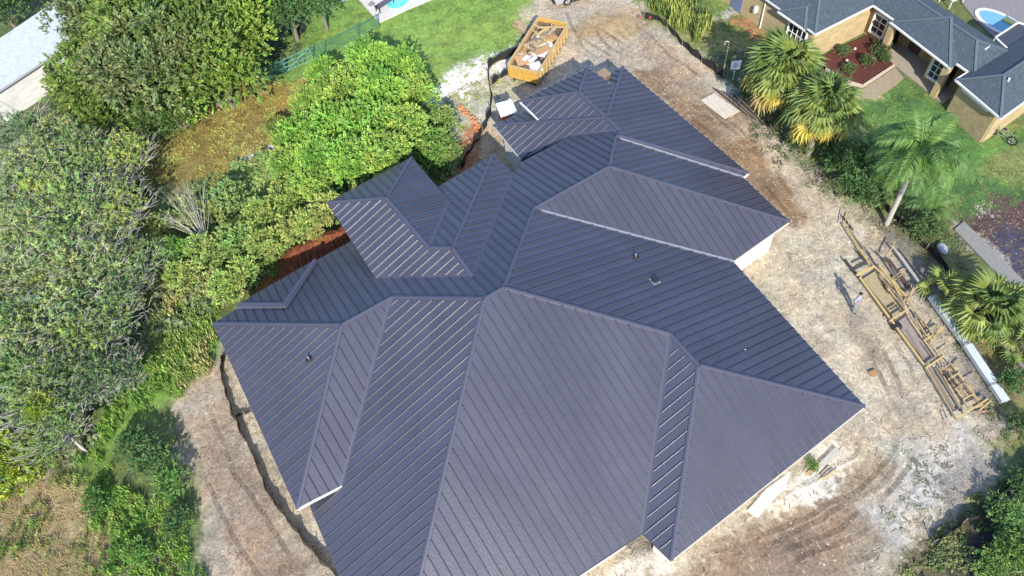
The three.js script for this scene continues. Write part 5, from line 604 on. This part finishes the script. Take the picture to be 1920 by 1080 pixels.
{ const base = G(1662, 420), top = G(1722, 292, 6.1), fr = [5, 6, 7].map(pinnate), gm = [leafM([0.075, 0.165, 0.035]), leafM([0.11, 0.21, 0.045])], r = rnd(88), t = thing('queen_palm', 'queen palm with a leaning pale trunk and long drooping feather fronds', 'palm', [base.x, 0, base.z]), d = top.clone().sub(base), g = [];
  for (let i = 0; i < 14; i++) { const q = (f) => new THREE.Vector3(d.x * Math.pow(f, 1.15), 6.1 * f, d.z * Math.pow(f, 1.15)); g.push(tube(q(i / 14), q((i + 1) / 14), 0.17 - 0.004 * i, 0.16 - 0.004 * i, 10)); } part('trunk', g, mat([0.4, 0.38, 0.34], 0.9), t);
  part('crownshaft', tube([d.x, 6, d.z], [d.x + 0.06, 6.7, d.z - 0.1], 0.14, 0.07, 9), mat([0.2, 0.26, 0.1], 0.7), t);
  for (let i = 0; i < 26; i++) { const o = part('frond', fr[(r() * 3) | 0], gm[(r() * 2) | 0], t); o.position.set(d.x, 6.3, d.z); o.rotation.set(-0.75 + 1.35 * (i / 26) + (r() - 0.5) * 0.3, i * 2.39996 + r() * 0.4, 0, 'YXZ'); o.scale.setScalar(0.85 + 0.25 * r()); } }
{ const fr = [15, 16].map(pinnate), m = leafM([0.085, 0.17, 0.045]), r = rnd(90); for (const [x, y, l] of [[1590, 330, 'dark young feather palm left of the queen palm trunk'], [1735, 395, 'green young feather palm right of the queen palm trunk'], [1640, 300, 'dark young feather palm behind the second fan palm']]) { const c = G(x, y), t = thing('young_palm', l, 'palm', [c.x, 0, c.z]); for (let i = 0; i < 11; i++) { const o = part('frond', fr[i % 2], m, t); o.position.y = 0.15; o.rotation.set(-0.85 + 0.5 * r(), i * 2.4, 0, 'YXZ'); o.scale.setScalar(0.5 + 0.2 * r()); } part('stem', tube([0, 0, 0], [0, 0.35, 0], 0.09), barkM, t); } }
// ground cover: tufts that nobody could count
function tuftGeo(seed, n, h, spread, w, flat) { const r = rnd(seed), P = [], K = []; for (let i = 0; i < n; i++) { const a = r() * 6.283, q = spread * Math.sqrt(r()) * 0.6, x = Math.cos(a) * q, z = Math.sin(a) * q, b = r() * 6.283, l = h * (0.5 + 0.7 * r()), o = spread * (0.3 + 0.7 * r()) * (flat ? 1 : 0.7), ex = x + Math.cos(b) * o, ez = z + Math.sin(b) * o, y = flat ? l * 0.5 : l, mx = (x + ex) / 2, mz = (z + ez) / 2, px = -Math.sin(b) * w / 2, pz = Math.cos(b) * w / 2, k = 0.65 + 0.7 * r(); const A = [x, 0, z], M1 = [mx + px, l * 0.7, mz + pz], M2 = [mx - px, l * 0.7, mz - pz], E = [ex, y, ez]; for (const t of [[A, M1, M2], [M1, E, M2]]) for (const p of t) { P.push(...p); K.push(k, k, k * (0.8 + 0.3 * r())); } }
  const g = new THREE.BufferGeometry(); g.setAttribute('position', new THREE.Float32BufferAttribute(P, 3)); g.setAttribute('color', new THREE.Float32BufferAttribute(K, 3)); g.computeVertexNormals(); return g; }
const tuftM = new THREE.MeshStandardMaterial({ color: 0xffffff, vertexColors: true, roughness: 0.75, side: THREE.DoubleSide });
const houseRect = [[-25.5, 2.6, -12.5, 24], [-13, 8, -0.6, 25.6], [-16.6, 0.3, 4.6, 11], [-12.6, 7, 0, 16], [-4.6, -1, 5, 11], [-2.4, -1.6, 2.4, 2], [0, 11, 4.6, 14.8]];
const onHouse = (x, z) => { const u = (x - z) * R2, v = (x + z) * R2; return houseRect.some(([a, b, c, d]) => u > a && u < c && v > b && v < d); };
function cover(name, label, poly, dens, geo, cols, smin, smax, seed, clump = 0.35, m = tuftM) {
  const q = poly.map((p) => { const g = G(...p); return [g.x, g.z]; }), x0 = Math.min(...q.map((a) => a[0])), x1 = Math.max(...q.map((a) => a[0])), z0 = Math.min(...q.map((a) => a[1])), z1 = Math.max(...q.map((a) => a[1])), r = rnd(seed), spots = [], N = Math.round((x1 - x0) * (z1 - z0) * dens);
  for (let i = 0; i < N; i++) { const x = lerp(x0, x1, r()), z = lerp(z0, z1, r()); if (!inPoly(q, x + (vn(x, z) - 0.5) * 1.6, z + (vn(x + 50, z) - 0.5) * 1.6) || vn(x * 0.8 + seed, z * 0.8) < clump * (0.6 + 0.8 * vn(x * 3, z * 3)) || onHouse(x, z)) continue; spots.push([x, z]); }
  const im = new THREE.InstancedMesh(geo, m, spots.length), M4 = new THREE.Matrix4(), Q = new THREE.Quaternion(), E = new THREE.Euler(), c = new THREE.Color();
  spots.forEach(([x, z], i) => { const s = lerp(smin, smax, r() * r() * 0.6 + 0.4 * r()); E.set((r() - 0.5) * 0.3, r() * 6.28, (r() - 0.5) * 0.3); M4.compose(new THREE.Vector3(x, groundY(x, z) - 0.02, z), Q.setFromEuler(E), new THREE.Vector3(s, s * (0.8 + 0.4 * r()), s)); im.setMatrixAt(i, M4); const k = cols[Math.min(cols.length - 1, (vn(x * 0.5 + seed, z * 0.5) * cols.length * 0.8 + r() * cols.length * 0.35) | 0)], t = 0.75 + 0.5 * r(); c.setRGB(k[0] * t, k[1] * t, k[2] * t); im.setColorAt(i, c); });
  im.name = numbered(name); scene.add(im); return stuff(im, label);
}
const tWeed = tuftGeo(1, 16, 0.5, 0.5, 0.2, true), tGrass = tuftGeo(2, 16, 0.7, 0.45, 0.07, false), tLow = tuftGeo(3, 14, 0.22, 0.4, 0.09, true);
const gA = [[0.2, 0.32, 0.065], [0.25, 0.33, 0.09], [0.15, 0.24, 0.065], [0.32, 0.33, 0.13]];
cover('weeds', 'olive green weeds and grass between the woods and the metal roof house', [[380, 345], [530, 275], [610, 185], [860, 330], [640, 385], [640, 440], [480, 540], [405, 600], [230, 420]], 16, tWeed, gA, 0.5, 1.5, 11, 0.2);
cover('tall_grass', 'tall pale grass beside the left corner of the metal roof', [[300, 480], [470, 420], [640, 400], [650, 440], [490, 530], [400, 600], [410, 690], [330, 730], [270, 650], [300, 560]], 18, tGrass, [[0.3, 0.37, 0.11], [0.23, 0.33, 0.08], [0.39, 0.38, 0.15]], 0.5, 1.3, 12, 0.25);
cover('brown_weeds', 'orange-brown weeds in the clearing', [[235, 335], [330, 235], [470, 150], [560, 150], [610, 185], [530, 285], [380, 355]], 18, tLow, [[0.36, 0.24, 0.06], [0.3, 0.3, 0.07], [0.25, 0.18, 0.05], [0.33, 0.34, 0.09]], 0.4, 1.1, 13, 0.2);
cover('grass', 'bright green grass band at the lower left', [[395, 590], [425, 640], [330, 735], [245, 800], [200, 900], [330, 960], [390, 1110], [240, 1110], [150, 880], [195, 760], [290, 620]], 22, tGrass, [[0.19, 0.37, 0.06], [0.25, 0.4, 0.08], [0.14, 0.29, 0.06]], 0.35, 0.95, 14, 0.2);
cover('straw', 'dry brown straw at the bottom left', [[-120, 905], [80, 890], [180, 960], [200, 1130], [-120, 1130]], 26, tLow, [[0.42, 0.32, 0.16], [0.33, 0.23, 0.11], [0.26, 0.23, 0.08]], 0.25, 0.8, 15, 0.3);
cover('weeds', 'green weeds in the dry straw at the bottom left', [[-120, 905], [120, 885], [300, 960], [380, 1130], [-120, 1130]], 14, tGrass, [[0.22, 0.36, 0.07], [0.32, 0.33, 0.12], [0.17, 0.28, 0.06]], 0.3, 0.8, 31, 0.45);
cover('undergrowth', 'mixed undergrowth on the floor of the left woods', [[-120, 190], [240, 310], [430, 575], [300, 630], [190, 760], [130, 890], [-120, 900]], 7, tWeed, [[0.1, 0.16, 0.05], [0.15, 0.19, 0.08], [0.06, 0.11, 0.04]], 0.8, 2, 16, 0.25);
cover('grass', 'rough olive grass along the right side fence', [[1620, 400], [1780, 400], [1800, 450], [1850, 560], [1940, 680], [1940, 860], [1880, 830], [1790, 640], [1700, 490]], 9, tLow, [[0.16, 0.19, 0.06], [0.22, 0.2, 0.11], [0.1, 0.14, 0.05]], 0.4, 1.1, 17, 0.45);
cover('grass', 'green weeds in the bottom right corner', [[1690, 1090], [1760, 990], [1860, 900], [1940, 870], [1940, 1110], [1690, 1110]], 18, tWeed, [[0.13, 0.21, 0.05], [0.18, 0.2, 0.07], [0.08, 0.14, 0.04]], 0.3, 0.9, 18, 0.35);
cover('tall_grass', 'tall yellow-green grass behind the silt fence at the top', [[1200, -30], [1290, -30], [1330, 60], [1310, 90], [1255, 45]], 14, tGrass, [[0.13, 0.22, 0.05], [0.25, 0.3, 0.07], [0.08, 0.13, 0.045]], 0.9, 2.1, 19, 0.15);
cover('lawn_grass', 'short grass of the lawn at the top', [[455, 175], [560, -30], [1020, -30], [1000, 60], [950, 95], [820, 175], [690, 210]], 12, tLow, [[0.17, 0.3, 0.055], [0.2, 0.31, 0.07], [0.14, 0.26, 0.05]], 0.25, 0.6, 20, 0.3);
cover('lawn_grass', 'short grass of the lawn by the tan house', [[1200, 0], [1380, 0], [1560, 160], [1700, 155], [1940, 260], [1940, 390], [1800, 420], [1600, 380], [1430, 200], [1310, 100]], 12, tLow, [[0.13, 0.22, 0.05], [0.18, 0.23, 0.07], [0.1, 0.2, 0.045]], 0.25, 0.6, 21, 0.3);
cover('dead_leaves', 'brown dead leaves over the dark bed at the right edge', [[1812, 420], [1868, 360], [1940, 385], [1940, 560], [1900, 520]], 40, tuftGeo(5, 5, 0.06, 0.14, 0.12, true), [[0.14, 0.07, 0.05], [0.22, 0.16, 0.11], [0.08, 0.05, 0.05], [0.34, 0.3, 0.25]], 0.5, 1.2, 22, 0.2);
const siteR = [[1000, 0], [1190, 0], [1215, 40], [1300, 95], [1430, 215], [1560, 360], [1650, 420], [1740, 560], [1800, 660], [1860, 780], [1880, 860], [1840, 930], [1740, 1000], [1700, 1110], [700, 1110], [640, 1090], [880, 330], [830, 190], [960, 100]], stripL = [[412, 640], [385, 665], [325, 740], [340, 830], [380, 960], [385, 1110], [700, 1110], [600, 900], [430, 640]];
const stick = bar([-0.02, 0.015, -0.17], [0.03, 0.04, 0.17], 0.022, 0.016), litM = mat([1, 1, 1], 0.95); 
const clod = new THREE.IcosahedronGeometry(0.1, 1); { const p = clod.attributes.position; for (let i = 0; i < p.count; i++) { const k = 0.7 + 0.6 * vn(p.getX(i) * 30 + 5, p.getZ(i) * 30 + p.getY(i) * 17); p.setXYZ(i, p.getX(i) * k, p.getY(i) * k * 0.6, p.getZ(i) * k); } clod.computeVertexNormals(); }
cover('wood_litter', 'straw and wood litter on the dirt around the metal roof house', siteR, 13, stick, [[0.55, 0.48, 0.36], [0.3, 0.23, 0.16], [0.42, 0.36, 0.27], [0.22, 0.17, 0.12]], 0.35, 1.4, 23, 0.3, litM);
cover('clods', 'clods and stones on the dirt around the metal roof house', siteR, 9, clod, [[0.42, 0.36, 0.27], [0.28, 0.21, 0.14], [0.46, 0.41, 0.33]], 0.2, 0.85, 24, 0.4, litM);
cover('wood_litter', 'straw and litter on the dirt strip at the lower left', stripL, 9, stick, [[0.5, 0.42, 0.32], [0.26, 0.17, 0.11], [0.4, 0.3, 0.22]], 0.4, 1.4, 25, 0.3, litM);
cover('clods', 'clods on the dirt strip at the lower left', stripL, 7, clod, [[0.36, 0.26, 0.18], [0.24, 0.16, 0.1], [0.38, 0.3, 0.22]], 0.2, 0.8, 26, 0.35, litM);
cover('weeds', 'sparse weeds on the sand beside the dumpster', [[800, 190], [840, 140], [1000, 72], [1010, 110], [950, 210], [900, 240], [830, 290]], 4, tLow, [[0.3, 0.3, 0.13], [0.2, 0.25, 0.07]], 0.4, 1, 27, 0.5);
cover('weeds', 'sparse weeds on the grey sand at the lower right', [[1690, 840], [1850, 800], [1870, 880], [1770, 980], [1690, 1050], [1620, 960]], 9, tLow, [[0.2, 0.22, 0.1], [0.34, 0.33, 0.24], [0.15, 0.15, 0.1]], 0.25, 0.7, 28, 0.4);
cover('weeds', 'sparse weeds along the fence line by the palms', [[1310, 100], [1350, 100], [1480, 230], [1570, 350], [1640, 400], [1600, 420], [1500, 330], [1400, 220]], 7, tLow, [[0.14, 0.16, 0.07], [0.28, 0.24, 0.17], [0.09, 0.12, 0.05], [0.2, 0.17, 0.15]], 0.4, 1.2, 29, 0.35);
cover('stones', 'pale stones in the brown clearing', [[455, 290], [500, 272], [518, 288], [505, 312], [468, 312]], 30, clod, [[0.6, 0.6, 0.58], [0.4, 0.4, 0.4]], 0.7, 2.4, 30, 0.1, litM);

// ---------------------------------------------------------------- the person on the dirt track
function field(bones, cell, k = 0.035, grow = 0) {     // bones: [a, b, ra, rb]; one smooth skin over tapered capsules
  const all = bones.flatMap((b) => [b[0], b[1]]), pad = 0.06 + grow + Math.max(...bones.map((b) => Math.max(b[2], b[3]))), mn = [0, 1, 2].map((i) => Math.min(...all.map((p) => p[i])) - pad), mx = [0, 1, 2].map((i) => Math.max(...all.map((p) => p[i])) + pad), half = Math.max(mx[0] - mn[0], mx[1] - mn[1], mx[2] - mn[2]) / 2, c = [0, 1, 2].map((i) => (mn[i] + mx[i]) / 2), N = Math.min(110, Math.ceil(2 * half / cell) + 4);
  const mc = new MarchingCubes(N, new THREE.MeshBasicMaterial(), false, false, 400000); mc.isolation = 0;
  for (let z = 0; z < N; z++) for (let y = 0; y < N; y++) for (let x = 0; x < N; x++) { const p = [x, y, z].map((q, i) => c[i] + (q - N / 2) / (N / 2) * half); let acc = 0, has = false;
    for (const [a, b, ra, rb, sq] of bones) { const d = [b[0] - a[0], b[1] - a[1], b[2] - a[2]], e = [p[0] - a[0], p[1] - a[1], p[2] - a[2]], t = clamp((e[0] * d[0] + e[1] * d[1] + e[2] * d[2]) / (d[0] * d[0] + d[1] * d[1] + d[2] * d[2] + 1e-9)); const s = sq || 1, D = Math.hypot(e[0] - d[0] * t, e[1] - d[1] * t, (e[2] - d[2] * t) * s) - lerp(ra, rb, t) - grow; acc += Math.exp(-D / k * 3); has = true; }
    mc.field[x + y * N + z * N * N] = -(has ? -Math.log(Math.max(acc, 1e-30)) * k / 3 : 1); }
  mc.update(); const n = mc.count, P = new Float32Array(n * 3), Q = new Float32Array(n * 3); for (let i = 0; i < n; i++) for (let q = 0; q < 3; q++) { P[i * 3 + q] = mc.positionArray[i * 3 + q] * half + c[q]; Q[i * 3 + q] = mc.normalArray[i * 3 + q]; }
  const g = new THREE.BufferGeometry(); g.setAttribute('position', new THREE.BufferAttribute(P, 3)); g.computeVertexNormals(); return g;
}
{ const foot = G(1598, 580), t = thing('person', 'person in grey-blue shirt and dark trousers standing on the dirt by the lumber pile', 'person', [foot.x, 0, foot.z], 0.9);
  const hipL = [0.095, 0.92, 0], hipR = [-0.095, 0.92, 0], kneeL = [0.11, 0.5, 0.05], kneeR = [-0.12, 0.5, 0.1], ankL = [0.12, 0.09, -0.06], ankR = [-0.14, 0.09, 0.14], chest = [0, 1.3, 0.01], neck = [0, 1.47, 0.01], shL = [0.19, 1.4, 0], shR = [-0.19, 1.4, 0], elL = [0.3, 1.14, 0.02], elR = [-0.3, 1.15, -0.02], wrL = [0.2, 1.16, 0.27], wrR = [-0.16, 1.14, 0.26];
  const legs = [[hipL, kneeL, 0.085, 0.058], [kneeL, ankL, 0.056, 0.04], [hipR, kneeR, 0.085, 0.058], [kneeR, ankR, 0.056, 0.04], [hipL, hipR, 0.1, 0.1, 0.9]], torso = [[[0, 0.95, 0], [0, 1.12, 0.01], 0.125, 0.115, 1.15], [[0, 1.12, 0.01], chest, 0.115, 0.135, 1.15], [shL, shR, 0.065, 0.065], [chest, neck, 0.11, 0.06]], arms = [[shL, elL, 0.052, 0.04], [shR, elR, 0.052, 0.04]], fore = [[elL, wrL, 0.038, 0.027], [elR, wrR, 0.038, 0.027]];
  const hand = (w, s) => { const o = [], p = (x, y, z) => [w[0] + x * s, w[1] + y, w[2] + z]; o.push([p(0, 0, 0), p(-0.005, 0, 0.06), 0.022, 0.03]); for (let i = 0; i < 4; i++) { const x = -0.03 + i * 0.02, L = [0.06, 0.072, 0.078, 0.07][i]; o.push([p(x, 0, 0.075), p(x, -0.01, 0.075 + L * 0.55), 0.0095, 0.0085], [p(x, -0.01, 0.075 + L * 0.55), p(x, -0.035, 0.075 + L * 0.85), 0.0085, 0.0075]); } o.push([p(0.02, 0, 0.025), p(0.05, -0.012, 0.06), 0.012, 0.009], [p(0.05, -0.012, 0.06), p(0.05, -0.025, 0.09), 0.009, 0.008]); return field(o, 0.0045, 0.008); };
  const head = [[[0, 1.63, 0.02], [0, 1.68, 0.01], 0.088, 0.09], [[0, 1.57, 0.05], [0, 1.6, 0.05], 0.055, 0.065], [[0, 1.61, 0.108], [0, 1.635, 0.1], 0.016, 0.01], [[0.088, 1.615, 0.01], [0.09, 1.645, 0.005], 0.016, 0.02], [[-0.088, 1.615, 0.01], [-0.09, 1.645, 0.005], 0.016, 0.02], [[0, 1.575, 0.105], [0.02, 1.575, 0.1], 0.008, 0.007], [[-0.02, 1.575, 0.1], [0, 1.575, 0.105], 0.007, 0.008], [[0, 1.44, 0.01], [0, 1.58, 0.02], 0.05, 0.05]];
  const skin = mat([0.42, 0.25, 0.16], 0.6); const strip = (g) => { const q = g.clone(); for (const k of Object.keys(q.attributes)) if (k !== 'position' && k !== 'normal') q.deleteAttribute(k); return q; };
  part('body', mergeGeometries([field([...legs, ...torso, ...arms, ...fore, [[0, 1.44, 0.01], [0, 1.58, 0.02], 0.05, 0.05], [ankL, [0.125, 0.04, 0.08], 0.035, 0.03], [ankR, [-0.16, 0.04, 0.27], 0.035, 0.03]], 0.02), field(head, 0.008, 0.02), hand(wrL, 1), hand(wrR, -1)].map(strip)), skin, t);
  part('shirt', field([...torso, [shL, [0.27, 1.2, 0.01], 0.06, 0.058], [shR, [-0.27, 1.2, -0.01], 0.06, 0.058]], 0.017, 0.035, 0.014), mat([0.3, 0.33, 0.4], 0.9, { bumpMap: roughN, bumpScale: 0.02 }), t);
  part('trousers', field(legs, 0.017, 0.03, 0.014), mat([0.2, 0.22, 0.27], 0.9), t);
  part('hair', field([[[0, 1.69, -0.015], [0, 1.7, 0.02], 0.09, 0.088], [[0, 1.64, -0.05], [0, 1.69, -0.03], 0.07, 0.085]], 0.009, 0.02), mat([0.02, 0.016, 0.013], 0.7), t);
  for (const [a, b] of [[ankL, [0.125, 0.045, 0.1]], [ankR, [-0.16, 0.045, 0.29]]]) part('shoe', field([[[a[0], 0.05, a[2] - 0.03], b, 0.046, 0.04], [a, [a[0], 0.05, a[2]], 0.046, 0.045]], 0.01, 0.015), mat([0.03, 0.03, 0.035], 0.7), t);
  for (const x of [-0.03, 0.03]) part('eye', new THREE.SphereGeometry(0.011, 8, 6).translate(x, 1.645, 0.095), M.black, t);
}
scene.traverse((o) => { if (o.isMesh) { o.castShadow = o.receiveShadow = true; } });
renderer.render(scene, camera);
